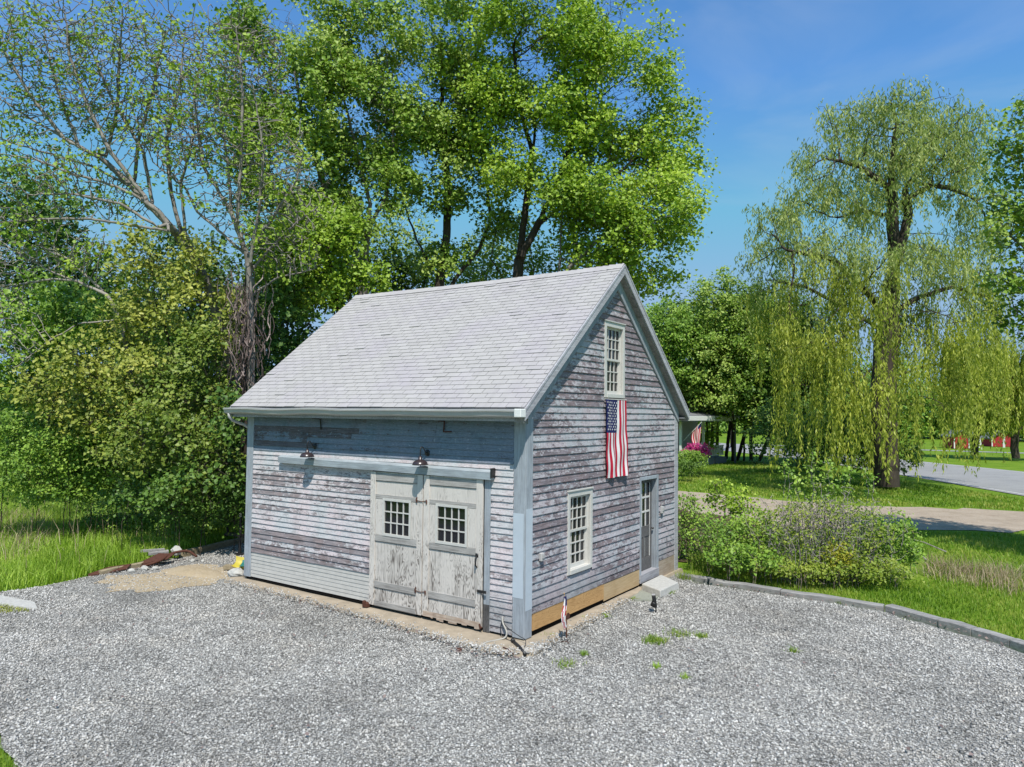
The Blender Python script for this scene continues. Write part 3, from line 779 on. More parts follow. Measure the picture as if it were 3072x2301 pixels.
mb = MB(); panes(mb, 'x', px - .004, a0 + .10, a1 - .10, 1.16, 2.10, 3, 3, .036, .02, 0)
for a in (a0 + .10, a1 - .118): mb.box(px - .01, px + .003, a, a + .014, .48, 2.09, .6)
for c in (a0 + .16, (a0 + a1) / 2 + .05): mb.box(px - .013, px - .004, c, c + .014, .50, .90, .6)
mb.build('glazing_bars', m_plain('flaking_white', (.66, .65, .63), .8, .2, 0, .4, 40.0, .2), sd)
mb = MB(); mb.add([(px - .02, a0 + .1, 1.16), (px - .02, a1 - .1, 1.16), (px - .02, a1 - .1, 2.1), (px - .02, a0 + .1, 2.1)], [(0, 1, 2, 3)]); mb.build('glass', MAT['glass'], sd)
mb = MB(); mb.tube([(px, a1 - .05, 1.08), (px + .05, a1 - .05, 1.08)], .012, 8); mb.lathe([(0, .0), (.022, .004), (.026, .02), (.016, .035), (0, .04)], (0, 0, 0), 12)
mb2 = MB(); mb2.M = Matrix.Translation((px + .035, a1 - .05, 1.08)) @ Matrix.Rotation(PI / 2, 4, 'Y'); mb2.lathe([(0.008, -.03), (.01, 0), (.022, .004), (.026, .02), (.016, .035), (0, .04)], (0, 0, 0), 12); mb2.build('knob', MAT['black'], sd, True)

# ---- small boxes and iron hooks on the walls
for (y, z, s) in ((.46, 1.22, 1.0), (5.60, 1.46, 1.15)):
    mb = MB(); mb.box(.015, .075, y - .045 * s, y + .045 * s, z - .07 * s, z + .07 * s, .6, 0, .012); mb.box(.075, .09, y - .03 * s, y + .03 * s, z - .02 * s, z + .055 * s, .5, 0, .004)
    if s > 1: mb.tube([(.03, y - .02, z + .08), (.05, y - .03, z + .14), (.07, y + .05, z + .15)], .008, 5, .1)
    mb.build('outlet_box', MAT['gutter'], barn)
mb = MB(); mb.tube([(-4.88, -.03, 3.24), (-4.88, -.05, 3.46)], .012, 6); mb.tube([(-4.88, -.045, 3.45), (-5.12, -.06, 3.465)], .011, 6); mb.build('iron_hook', MAT['black'], barn)
mb = MB(); mb.tube([(-1.68, -.03, 3.46), (-1.68, -.05, 3.26)], .012, 6); mb.tube([(-1.68, -.045, 3.27), (-1.50, -.06, 3.275)], .011, 6); mb.tube([(-1.68, -.045, 3.45), (-1.80, -.05, 3.455)], .008, 6); mb.build('iron_hook', MAT['rust'], barn)

# ---- two gooseneck lamps
def lamp(x, z, label):
    t = thing('wall_lamp', label, 'lamp', (x, -.02, z), 0, 'gooseneck lamps over the sliding doors')
    mb = MB(); mb.M = Matrix.Rotation(PI / 2, 4, 'X'); mb.lathe([(0, .022), (.05, .02), (.058, .008), (.058, 0)], (0, 0, 0), 18); mb.build('mount_plate', MAT['black'], t, True)
    mb = MB(); mb.tube([(0, -.02, 0), (0, -.055, .012), (0, -.085, .055), (0, -.115, .10), (0, -.155, .112), (0, -.182, .085), (0, -.19, .03), (0, -.19, -.06)], .0095, 8); mb.build('arm', MAT['black'], t, True)
    mb = MB(); mb.lathe([(0, -.045), (.022, -.048), (.026, -.075), (.034, -.08), (.036, -.112), (.05, -.118), (.085, -.126), (.118, -.15), (.134, -.182), (.143, -.206), (.137, -.207), (.128, -.182), (.11, -.155), (.08, -.135), (.0, -.128)], (0, -.19, 0), 28); mb.build('lamp_shade', MAT['bronze'], t, True)
    mb = MB(); mb.lathe([(0, -.13), (.02, -.135), (.036, -.165), (.03, -.19), (0, -.2)], (0, -.19, 0), 14); mb.build('bulb', MAT['white'], t, True)
lamp(-5.06, 2.90, 'dark gooseneck lamp above the left end of the header board, over plain clapboards')
lamp(-2.07, 2.885, 'dark gooseneck lamp above the gap between the two sliding doors')

# ---- the large flag under the gable window
fl = thing('hanging_flag', 'large stars and stripes flag hanging vertically under the high gable window', 'flag', (.03, 3.22, 3.90))
FW, FH = .94, 1.54
def cloth(u, v):                                   # u 0..1 across, v 0..1 down; returns a point relative to the top middle
    y = (u - .5) * FW * (1 + .012 * math.sin(v * 5)) + .028 * v + .012 * math.sin(v * 7 + u * 3)
    sag = -.018 * math.sin(u * PI) * (1 - v) - .03 * v * u + .0
    x = .034 + (.014 * math.sin(u * 19 + v * 2.6) + .018 * math.sin(u * 10 - v * 2.0 + 1) + .008 * math.sin(v * 16 + u * 5)) * (.35 + .9 * v) + .012 * v
    return (x, y, -v * FH + sag + .035 * v * u)
mb = MB(); nu, nv = 13 * 4, 40
vs = [cloth(i / nu, j / nv) for j in range(nv + 1) for i in range(nu + 1)]
fs = []; ms = []
for j in range(nv):
    for i in range(nu):
        st = i // 4
        canton = st < 7 and (j + .5) / nv < .415
        mb.add([], []); fs.append((j * (nu + 1) + i, (j + 1) * (nu + 1) + i, (j + 1) * (nu + 1) + i + 1, j * (nu + 1) + i + 1)); ms.append(2 if canton else (0 if st % 2 == 0 else 1))
# the red outer stripe lies at the far edge, the canton at the near upper corner
mb.v = [tuple(p) for p in vs]; mb.f = fs; mb.m = ms; mb.t = [.5] * len(fs)
mb.build('cloth', [MAT['red'], MAT['white'], MAT['blue']], fl, True)
mb = MB()
for row in range(11):
    for cidx in range(9):
        if (row + cidx) % 2: continue
        cu = (cidx + 1) / 10 * 7 / 13; cv = (row + 1) / 12 * .415
        p = cloth(cu, cv); vs = []
        for k in range(10):
            a = PI / 2 + k * PI / 5; rr = .027 if k % 2 == 0 else .0115
            vs.append((p[0] + .004, p[1] + rr * math.sin(a + PI / 2), p[2] + rr * math.cos(a + PI / 2)))
        mb.add(vs, [tuple(range(10))])
st = mb.build('stars', MAT['white'], fl)
mb = MB(); mb.tube([(.02, -.5, .0), (.02, .5, .0)], .009, 6); mb.build('rod', MAT['whitepaint'], fl)

# ================================================================ things lying and standing about
rp = random.Random(21)
def rock_mesh(r, n=10, sq=.6):
    mb = MB(); prof = []
    vs = []; fs = []; m = 7
    for i in range(1, m):
        th = PI * i / m
        for k in range(n):
            a = 2 * PI * k / n; q = 1 + rp.uniform(-.16, .16)
            vs.append((r * q * math.sin(th) * math.cos(a), r * q * .8 * math.sin(th) * math.sin(a), r * sq * q * math.cos(th)))
    for i in range(m - 2):
        for k in range(n):
            k2 = (k + 1) % n; fs.append((i * n + k, (i + 1) * n + k, (i + 1) * n + k2, i * n + k2))
    fs += [tuple(range(n)), tuple((m - 2) * n + k for k in range(n))[::-1]]
    mb.add(vs, fs, rp.uniform(.4, .7)); return mb

# granite doorstep and flat stone
mb = MB(); mb.add([(.10, 4.35, GZ), (.66, 4.02, GZ), (.70, 4.98, GZ), (.10, 5.42, GZ), (.11, 4.36, .055), (.65, 4.05, .05), (.68, 4.95, .055), (.11, 5.40, .06)], [(3, 2, 1, 0), (4, 5, 6, 7), (0, 1, 5, 4), (1, 2, 6, 5), (2, 3, 7, 6), (3, 0, 4, 7)])
o = mb.build('door_step', MAT['granite']); tag(o, 'pale granite block lying as a step below the narrow side door', 'step')
bv = o.modifiers.new('bevel', 'BEVEL'); bv.width = .018; bv.segments = 2
mb = MB(); pp = [(.10, 3.70), (.34, 3.50), (.66, 3.72), (.63, 4.0), (.12, 4.30)]
mb.add([(x, y, -.062) for x, y in pp] + [(x, y, GZ - .02) for x, y in pp], [tuple(range(5))] + [(i, 5 + i, 5 + (i + 1) % 5, (i + 1) % 5) for i in range(5)])
tag(mb.build('flat_stone', MAT['greenstone']), 'thin flat greenish stone set in gravel in front of the granite step', 'stone')

# stake light
t = thing('garden_light', 'small black stake light standing in the gravel before the doorstep', 'garden light', (1.0, 3.0, GZ), .5)
mb = MB(); mb.M = Matrix.Rotation(-.14, 4, 'Y'); mb.box(-.035, .035, -.05, .05, .10, .33, ch=.012); mb.build('panel_housing', MAT['black'], t)
mb = MB(); mb.M = Matrix.Translation((-.07, -.03, .12)) @ Matrix.Rotation(.5, 4, 'Y'); mb.lathe([(0, .0), (.045, 0), (.055, .06), (.06, .085), (.05, .085), (0, .07)], n=14); mb.build('lamp_head', MAT['black'], t, True)
mb = MB(); mb.tube([(0, 0, -.05), (0, 0, .12)], .012, 6); mb.build('stake', MAT['black'], t)
mb = MB(); mb.M = Matrix.Rotation(-.14, 4, 'Y'); mb.box(-.03, .03, -.045, .045, .331, .338); mb.build('solar_panel', MAT['gutter'], t)

# small stick flag in a rusty holder
t = thing('stick_flag', 'small furled stars and stripes stick flag in a rusty holder by the fresh boards', 'flag', (.50, .52, GZ))
mb = MB(); mb.tube([(0, 0, -.04), (-.01, .0, .30)], .012, 7); mb.tube([(-.01, 0, .28), (-.015, 0, .36)], .016, 7); mb.tube([(0, .01, .0), (.07, -.07, .015)], .009, 5); mb.tube([(0, 0, .0), (-.05, -.08, .01)], .009, 5); mb.build('holder', MAT['rust'], t)
mb = MB(); mb.M = Matrix.Translation((-.005, .045, .40)) @ Matrix.Rotation(PI / 2, 4, 'Y'); mb.lathe([(0, -.008), (.05, -.008), (.058, 0), (.05, .008), (0, .008)], n=16); mb.build('medallion', MAT['rust'], t)
mb = MB(); mb.tube([(-.012, -.01, .26), (-.02, -.055, .78)], .005, 6); mb.lathe([(0, .80), (.012, .785), (.008, .77), (0, .765)], (-.02, -.057, 0), 8); mb.build('staff', MAT['newwood'], t)
mb = MB(); nv = 16; nu = 12
for j in range(nv + 1):
    for i in range(nu + 1):
        u = i / nu; v = j / nv
        w = .05 + .045 * math.sin(v * PI) ** 1.0
        mb.v.append((.005 + .022 * math.sin(u * 9 + v * 4), -.058 + .02 * v - u * w + .012 * math.sin(v * 8), .765 - v * .44 - u * (.06 + .10 * v)))
for j in range(nv):
    for i in range(nu):
        mb.f.append((j * (nu + 1) + i, j * (nu + 1) + i + 1, (j + 1) * (nu + 1) + i + 1, (j + 1) * (nu + 1) + i)); mb.t.append(.5)
        mb.m.append(2 if j < 6 and i < 8 else (0 if (i + j // 3) % 3 == 0 else 1))
mb.build('cloth', [MAT['red'], MAT['white'], MAT['blue']], t, True)
# hose, cable, pipe and stick at the corner
def smooth(pts, n=8):
    pts = [Vector(p) for p in pts]; out = []
    q = [pts[0] * 2 - pts[1]] + pts + [pts[-1] * 2 - pts[-2]]
    for i in range(1, len(q) - 2):
        for k in range(n):
            s = k / n
            out.append(.5 * ((2 * q[i]) + (q[i + 1] - q[i - 1]) * s + (2 * q[i - 1] - 5 * q[i] + 4 * q[i + 1] - q[i + 2]) * s * s + (3 * q[i] - q[i - 1] - 3 * q[i + 1] + q[i + 2]) * s ** 3))
    return out + [pts[-1]]
mb = MB(); mb.tube(smooth([(-.40, -.03, .28), (-.37, -.055, .19), (-.27, -.09, .07), (-.27, -.13, -.01), (-.33, -.22, -.035), (-.40, -.45, -.032), (-.43, -.68, -.055), (-.47, -.80, -.085)]), .014, 8)
tag(mb.build('hose', MAT['hose'], None, True), 'pale hose dropping from the wall and bending out over the slab corner', 'hose')
mb = MB(); mb.tube(smooth([(-.38, -.04, .20), (-.25, -.08, .13), (-.02, -.10, .05), (.12, -.14, .03), (.17, -.20, -.02), (.20, -.28, -.04)]), .006, 6)
mb.tube(smooth([(-.40, -.04, .22), (-.41, -.06, .1), (-.37, -.08, .0), (-.25, -.12, -.035), (-.10, -.16, -.035)]), .007, 6)
tag(mb.build('cable', MAT['black'], None, True), 'thin black cable looping around the foot of the corner post', 'cable')
mb = MB(); mb.tube([(-.06, -.20, -.015), (.16, -.36, -.02), (.36, -.50, -.06)], [.024, .026, .028], 10); mb.tube([(-.10, -.17, -.012), (-.06, -.20, -.014)], .034, 10, .9)
tag(mb.build('pipe', MAT['black'], None, True), 'short black pipe lying on the slab at the barn corner', 'pipe')
mb = MB(); mb.tube([(-.05, -.50, -.03), (.06, -.53, -.028), (.24, -.62, -.06)], [.011, .009, .007], 6)
tag(mb.build('stick', MAT['rust']), 'thin brown stick lying on the slab just below the black pipe', 'stick')
mb = rock_mesh(.05, 9, .7); o = mb.build('dead_leaves', MAT['rust']); o.location = (-.62, -.88, GZ + .02); tag(o, 'clump of dead brown leaves at the end of the pale hose', 'leaves')
mb = rock_mesh(.035, 8, .8); o = mb.build('stone', MAT['black']); o.location = (0.35, -0.25, -0.08); tag(o, 'small black stone lying in gravel in front of the barn corner', 'stone')

# landscape timbers on the right
def timber(a, b, w, h, label, mat='timber', group='timbers edging the gravel', dip=0):
    a = Vector(a); b = Vector(b); L = (b - a).length; ang = math.atan2(b.y - a.y, b.x - a.x)
    mb = MB(); n = max(2, int(L / .35)); vs = []; fs = []
    for i in range(n + 1):
        x = L * i / n; c = .016
        ww = w / 2 * .88 + rp.uniform(-.014, .014); zt = h * .68 + rp.uniform(-.014, .010); yo = rp.uniform(-.014, .014)
        for y, z in ((-ww, -.05), (-ww, zt - c), (-ww + c, zt), (ww - c, zt), (ww, zt - c), (ww, -.05)): vs.append((x, y + yo, z))
    for i in range(n):
        for j in range(5): fs.append((i * 6 + j + 1, i * 6 + j, (i + 1) * 6 + j, (i + 1) * 6 + j + 1))
    fs += [(0, 1, 2, 3, 4, 5), tuple(n * 6 + k for k in (5, 4, 3, 2, 1, 0))]
    mb.add(vs, fs, rp.uniform(.4, .65))
    o = mb.build('landscape_timber', MAT[mat]); o.location = a; o.rotation_euler = (dip, 0, ang)
    return tag(o, label, 'timber', group)
timber((.34, 6.10, GZ), (1.02, 5.93, GZ), .22, .16, 'short mossy grey timber nearest the barn corner at the gravel edge')
timber((1.05, 5.92, GZ), (2.55, 5.90, GZ), .20, .15, 'long straight grey timber second from the barn corner')
timber((2.57, 5.90, GZ), (4.48, 5.84, GZ), .20, .145, 'straight grey timber ending at the bend in the gravel edge')
timber((4.58, 5.80, GZ), (5.46, 5.32, GZ), .24, .17, 'thick rounded grey timber starting just after the bend')
timber((5.48, 5.31, GZ), (5.96, 5.04, GZ), .23, .165, 'short dark timber in the middle of the slanting row')
timber((5.98, 5.03, GZ), (6.50, 4.68, GZ), .22, .16, 'short timber third along the slanting row after the bend')
timber((6.52, 4.67, GZ), (7.9, 3.55, GZ), .22, .16, 'timber running out of the picture at the right edge')
timber((-11.45, 3.3, GZ + .02), (-10.72, .62, GZ), .16, .20, 'tan timber beside the gravel behind the left end of the barn', 'oldtimber', 'timbers edging the meadow')
timber((-10.33, -1.55, GZ), (-10.42, -.35, GZ), .10, .16, 'low reddish board edging the meadow grass', 'oldtimber', 'timbers edging the meadow')

# rusty scrap heap: each piece lies loose
def plate(pts, th, mat, name, label, cat):
    mb = MB(); n = len(pts)
    mb.add([(x, y, z) for x, y, z in pts] + [(x, y, z - th) for x, y, z in pts], [tuple(range(n)), tuple(range(2 * n - 1, n - 1, -1))] + [(i, n + i, n + (i + 1) % n, (i + 1) % n) for i in range(n)])
    return tag(mb.build(name, MAT[mat]), label, cat)
plate([(-10.45, -1.75, -.06), (-10.36, -1.78, -.09), (-10.24, -1.0, -.04), (-10.34, -.85, .03), (-10.46, -1.3, .02)], .02, 'rust', 'rusty_plate', 'long rusty steel strip at the meadow edge left of the scrap', 'scrap metal')
plate([(-10.55, -.55, -.02), (-10.28, -.62, .0), (-10.10, -.1, .06), (-10.2, .12, .13), (-10.5, -.1, .14)], .02, 'rust', 'rusty_plate', 'wide bent rusty sheet in the scrap heap by the meadow', 'scrap metal')
mb = MB(); mb.tube(smooth([(-10.2, -.7, -.05), (-10.1, -.3, .04), (-10.3, .1, .12), (-10.2, .45, .14), (-9.95, .55, .02)]), .03, 6); tag(mb.build('rusty_pipe', MAT['rust'], None, True), 'curved rusty pipe lying across the scrap heap', 'scrap metal')
plate([(-10.70, -.25, .16), (-10.55, -.33, .16), (-10.5, .15, .14), (-10.64, .22, .16)], .05, 'timber', 'scrap_board', 'grey weathered board on top of the scrap heap', 'board')
plate([(-10.85, -.35, .22), (-10.77, -.4, .22), (-10.62, .12, .19), (-10.70, .15, .20)], .05, 'timber', 'scrap_board', 'narrow grey board tilted over the scrap heap edge', 'board')
o = rock_mesh(.15, 11, .8).build('white_rock', MAT['granite']); o.location = (-10.62, .42, .10); tag(o, 'pale rock lying on top of the scrap heap', 'rock')
for i, (x, y, rr, lb) in enumerate([(-10.0, -.72, .10, 'small pale rock at the foot of the rusty scrap'), (-9.85, -.55, .075, 'lavender grey rock next to the scrap foot'), (-9.95, .45, .07, 'small rock between scrap heap and sand'), (-9.8, .62, .055, 'smallest rock at the far edge of the sand'), (-10.05, -1.0, .08, 'round rock on the gravel under the rusty strip')]):
    o = rock_mesh(rr, 9, .7).build('rock', MAT['granite']); o.location = (x, y, GZ + rr * .4); o.rotation_euler = (0, 0, i); tag(o, lb, 'rock', 'rocks beside the scrap heap')
tag(plate([(-8.6, .45, .02), (-8.5, .3, .02), (-7.7, .75, .06), (-7.8, .9, .06)], .09, 'oldtimber', 'scrap_board', 'rough brown board lying near the yellow sled', 'board'))

# trailer jack behind the barn corner
t = thing('trailer_jack', 'black post with crossbar standing on gravel behind the left barn corner', 'trailer jack', (-9.8, 1.65, GZ), -.25)
mb = MB(); mb.tube([(0, 0, .05), (0, 0, .95)], .035, 8); mb.tube([(0, 0, .95), (0, 0, 1.0)], .02, 8); mb.build('post', MAT['black'], t)
mb = MB(); mb.bar((-.72, -.05, .46), (1.6, .35, .56), .09, .08); mb.bar((-.72, -.05, .50), (-.78, -.05, .62), .05, .05); mb.tube([(-.74, -.05, .44), (-.84, -.08, .42)], .04, 8); mb.build('tongue', MAT['black'], t)
mb = MB(); mb.tube([(0, 0, .98), (.0, -.02, 1.06)], .03, 8); mb.build('cap', MAT['whitepaint'], t)
mb = MB(); mb.box(-.10, .10, -.10, .10, -.0, .05, ch=.01); mb.build('foot', MAT['black'], t)

# yellow and teal sled leaning at the corner, grey stone in front
t = thing('plastic_sled', 'yellow plastic sled with a teal seat lying behind the left barn corner', 'sled', (-7.86, .50, GZ), .35)
def shell(w0, w1, ln, h, curl):
    mb = MB(); nu, nv = 10, 14
    vs = []
    for j in range(nv + 1):
        v = j / nv; w = w0 + (w1 - w0) * math.sin(v * PI * .9)
        for i in range(nu + 1):
            u = i / nu * 2 - 1
            vs.append((-ln * v, u * w, h * abs(u) ** 3 + curl * v ** 4 + .02))
    fs = [(j * (nu + 1) + i, j * (nu + 1) + i + 1, (j + 1) * (nu + 1) + i + 1, (j + 1) * (nu + 1) + i) for j in range(nv) for i in range(nu)]
    mb.add(vs, fs); return mb
o = shell(.14, .22, .56, .12, .13).build('hull', MAT['yellow'], t, True); o.rotation_euler = (.35, -.18, 0); o.location = (.25, 0, .16)
o = shell(.10, .16, .40, .05, .02).build('seat', MAT['teal'], t, True); o.rotation_euler = (.35, -.18, 0); o.location = (.22, 0, .22)
o = rock_mesh(.21, 12, .55).build('rock', MAT['granite']); o.location = (-7.72, .12, GZ + .09); tag(o, 'flat grey rock in front of the yellow sled at the barn corner', 'rock')

# pale slab half buried at the left edge of the gravel
plate([(-10.6, -4.3, -.07), (-9.3, -3.95, -.07), (-8.35, -3.62, -.08), (-8.9, -3.45, -.075), (-10.6, -3.75, -.07)], .04, 'granite', 'stone_slab', 'long pale slab half buried at the left edge of the gravel', 'slab')

# ---------------------------------------------------------------- far away: porch, sheds, wires
h = thing('farmhouse', 'white porch of a house seen past the rear corner of the barn', 'house', (-12.2, 38.2, -.15), -.08)
mb = MB(); mb.box(-9, -2.6, .3, 9, 0, 5.2); mb.build('wall', MAT['porch'], h)
mb = MB(); mb.add([(-9.3, 0, 5.2), (-2.3, 0, 5.2), (-5.8, 0, 7.6), (-9.3, 9.3, 5.2), (-2.3, 9.3, 5.2), (-5.8, 9.3, 7.6)], [(0, 1, 2), (5, 4, 3), (1, 4, 5, 2), (0, 2, 5, 3), (0, 3, 4, 1)]); mb.build('roof', MAT['houseroof'], h)
mb = MB(); mb.box(-2.6, .15, .2, 8.2, .0, .55, .5); mb.build('porch_floor', MAT['porchgrey'], h)
mb = MB(); mb.box(-2.7, 1.05, -.5, 8.9, 3.36, 3.72, .5, 0, .03); mb.add([(-2.7, -.5, 3.73), (1.05, -.5, 3.73), (1.05, 8.9, 3.73), (-2.7, 8.9, 3.73), (-2.7, -.5, 4.4), (-2.7, 8.9, 4.4)], [(0, 1, 4), (1, 2, 5, 4), (2, 3, 5)], .5, 1); mb.box(-2.6, .95, -.4, 8.8, 3.30, 3.355, .4, 2); mb.build('porch_roof', [MAT['porch'], MAT['houseroof'], MAT['porchgrey']], h)
for (x, y) in ((.0, .4), (.0, 4.2)):
    mb = MB(); mb.box(x - .08, x + .08, y - .08, y + .08, .56, 3.30, .5, 0, .01); mb.box(x - .11, x + .11, y - .11, y + .11, .56, .75); mb.build('porch_post', MAT['porch'], h)
mb = MB(); mb.box(.75, .88, 8.2, 8.33, .0, 3.3); mb.build('porch_post', MAT['porchgrey'], h)
mb = MB(); mb.box(-.03, .03, .5, 8.0, 1.38, 1.46); mb.box(-.03, .03, .5, 8.0, .68, .74)
y = .6
while y < 8: mb.box(-.02, .02, y, y + .04, .74, 1.38); y += .14
mb.build('railing', MAT['porch'], h)
t = thing('porch_flag', 'stars and stripes flag on a slanting pole at the white porch', 'flag', (-11.95, 38.8, 1.7))
mb = MB(); mb.tube([(-.1, 0, 0.1), (1.15, .25, 1.45)], .018, 6); mb.build('pole', MAT['porch'], t)
mb = MB(); nu, nv = 26, 16
for j in range(nv + 1):
    for i in range(nu + 1):
        u = i / nu; v = j / nv
        x = .55 + .60 * (1 - v) * (1 - .45 * u) + .06 * u - .12 * math.sin(u * 5) * v; y = .13 + .12 * (1 - v) + .05 * math.sin(v * 9 + u * 3); z = .78 + .68 * (1 - v) * (1 - .4 * u) - 1.45 * u
        mb.v.append((x, y, z))
for j in range(nv):
    for i in range(nu):
        mb.f.append((j * (nu + 1) + i, j * (nu + 1) + i + 1, (j + 1) * (nu + 1) + i + 1, (j + 1) * (nu + 1) + i)); mb.t.append(.5)
        st = int((j + .5) / nv * 13); mb.m.append(2 if st < 5 and i < nu * .16 else (0 if st % 2 == 0 else 1))
mb.build('cloth', [MAT['red'], MAT['white'], MAT['blue']], t, True)

def shed(x, y, w, l, hh, rz, label):
    t = thing('red_shed', label, 'shed', (x, y, -.1), rz, 'red sheds beyond the road')
    mb = MB(); mb.box(-w / 2, w / 2, 0, l, 0, hh); mb.add([(-w / 2, 0, hh), (w / 2, 0, hh), (0, 0, hh + w * .33), (-w / 2, l, hh), (w / 2, l, hh), (0, l, hh + w * .33)], [(0, 1, 2), (5, 4, 3)]); mb.build('wall', MAT['barnred'], t)
    mb = MB(); k = w * .33
    for s in (-1, 1):
        mb.add([(s * (w / 2 + .25), -.25, hh - .16), (s * (w / 2 + .25), l + .25, hh - .16), (0, l + .25, hh + k + .02), (0, -.25, hh + k + .02), (s * (w / 2 + .25), -.25, hh - .02), (s * (w / 2 + .25), l + .25, hh - .02), (0, l + .25, hh + k + .16), (0, -.25, hh + k + .16)], [(4, 5, 6, 7), (0, 3, 2, 1), (0, 4, 7, 3), (0, 1, 5, 4)])
    mb.build('roof', MAT['houseroof'], t)
    for s in (-1, 1):
        mb = MB(); mb.box(s * (w / 2 - .06) - .06, s * (w / 2 - .06) + .06, -.04, -.005, 0, hh); mb.build('corner_board', MAT['porch'], t)
shed(2.55, 92.5, 1.7, 4, 1.5, .35, 'narrow red shed beyond the road with a white stand beside it')
shed(6.9, 104, 3.0, 4, 1.1, .30, 'low red shed beyond the road right of the forked tree trunk')
t = thing('white_stand', 'tapering white slatted stand beside the narrow red shed', 'stand', (4.05, 91.8, -.1), .3)
mb = MB(); mb.bar((-.55, 0, 0), (-.3, 0, 2.0), .09, .09); mb.bar((.55, 0, 0), (.3, 0, 2.0), .09, .09); mb.build('legs', MAT['porch'], t)
mb = MB()
for i in range(6): z = .2 + i * .3; w_ = .52 - z * .11; mb.box(-w_, w_, -.06, .06, z, z + .12)
mb.build('slats', MAT['porch'], t)
t = thing('white_post', 'white post with a crosspiece in front of the low red shed', 'post', (6.8, 100.5, -.1))
mb = MB(); mb.box(-.12, .12, -.12, .12, 0, 2.5); mb.build('post', MAT['porch'], t)
mb = MB(); mb.bar((0, 0, 2.3), (1.3, 0, 1.9), .1, .14); mb.build('crosspiece', MAT['porch'], t)
for i, zz in enumerate((6.2, 6.9, 8.0, 9.0)):
    mb = MB(); a = Vector((-46, 118, zz + 3)); b = Vector((62, 42, zz + .3)); pts = []
    for k in range(31):
        s = k / 30; p = a.lerp(b, s); p.z -= 1.6 * 4 * s * (1 - s); pts.append(p)
    mb.tube(pts, .028, 4); tag(mb.build('overhead_wire', MAT['black']), 'thin overhead wire strung along the far side of the road', 'wire', 'overhead wires along the road')
for (x, y) in ((-46, 118), (62, 42)):
    t = thing('utility_pole', 'tall wooden utility pole with a crossarm carrying the roadside wires', 'pole', (x, y, -.2), 0, 'utility poles along the road'); mb = MB(); mb.tube([(0, 0, 0), (0, 0, 13)], [.17, .11], 10); mb.build('pole', MAT['oldtimber'], t); mb = MB(); mb.bar((-1.1, .5, 12), (1.1, -.5, 12), .1, .12); mb.build('crossarm', MAT['oldtimber'], t)

# ================================================================ plants
LEAF = {}
LEAF['bright'] = m_leaf('bright_maple_leaves', (0.116, 0.206, 0.013), (0.241, 0.380, 0.028), (0.419, 0.533, 0.063), 0.24)
LEAF['maple'] = m_leaf('dark_maple_leaves', (0.086, 0.174, 0.015), (0.188, 0.316, 0.030), (0.390, 0.476, 0.114), 0.22)
LEAF['fresh'] = m_leaf('yellow_green_leaves', (0.107, 0.211, 0.013), (0.212, 0.347, 0.029), (0.342, 0.445, 0.053), 0.26)
LEAF['olive'] = m_leaf('olive_leaves', (0.100, 0.150, 0.019), (0.230, 0.282, 0.037), (0.431, 0.433, 0.092), 0.2, 1.2)
LEAF['mixed'] = m_leaf('mixed_green_leaves', (0.056, 0.106, 0.010), (0.131, 0.202, 0.024), (0.281, 0.334, 0.061), 0.2, .9)
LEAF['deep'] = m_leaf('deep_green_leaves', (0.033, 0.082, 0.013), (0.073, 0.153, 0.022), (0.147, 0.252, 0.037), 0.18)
LEAF['shrub'] = m_leaf('shrub_leaves', (0.085, 0.179, 0.021), (0.169, 0.304, 0.037), (0.319, 0.455, 0.068), 0.22, 1.0)
LEAF['willow'] = m_leaf('willow_leaves', (0.178, 0.245, 0.033), (0.319, 0.378, 0.052), (0.491, 0.519, 0.089), .38, .5)
LEAF['willowtop'] = m_leaf('thin_willow_leaves', (0.187, 0.259, 0.071), (0.302, 0.381, 0.108), (0.460, 0.504, 0.172), .38, .5)
LEAF['bramble'] = m_leaf('bramble_leaves', (0.119, 0.198, 0.022), (0.224, 0.311, 0.037), (0.356, 0.409, 0.066), .30, 2.0)
LEAF['gold'] = m_leaf('yellow_weed_leaves', (.20, .24, .02), (.36, .36, .03), (.50, .45, .04), .3, 2.0)
LEAF['pink'] = m_leaf('azalea_flowers', (.28, .012, .10), (.50, .03, .19), (.62, .08, .30), .2, 2.0)
LEAF['grass'] = m_leaf('grass_blades', (0.091, 0.187, 0.012), (0.174, 0.316, 0.024), (.36, .38, .08), .32, .45)
LEAF['meadow'] = m_leaf('meadow_blades', (0.135, 0.254, 0.021), (0.270, 0.432, 0.038), (0.473, 0.592, 0.118), .34, .45)
LEAF['dry'] = m_leaf('dry_stalks', (.17, .11, .065), (.32, .24, .15), (.48, .39, .26), .2, 2.0)
LEAF['vine'] = m_leaf('dead_vine', (.10, .07, .065), (.18, .13, .12), (.26, .20, .185), .1, 2.0)
BARK = {'limb': m_bark('limb_bark', (.13, .115, .105), (.36, .33, .30)), 'grey': m_bark('grey_bark', (.10, .085, .075), (.27, .245, .225)), 'dark': m_bark('dark_bark', (.030, .024, .020), (.10, .082, .066)), 'pale': m_bark('pale_bark', (.20, .175, .155), (.42, .385, .35)), 'twig': m_bark('twig_bark', (.14, .105, .085), (.34, .28, .235))}

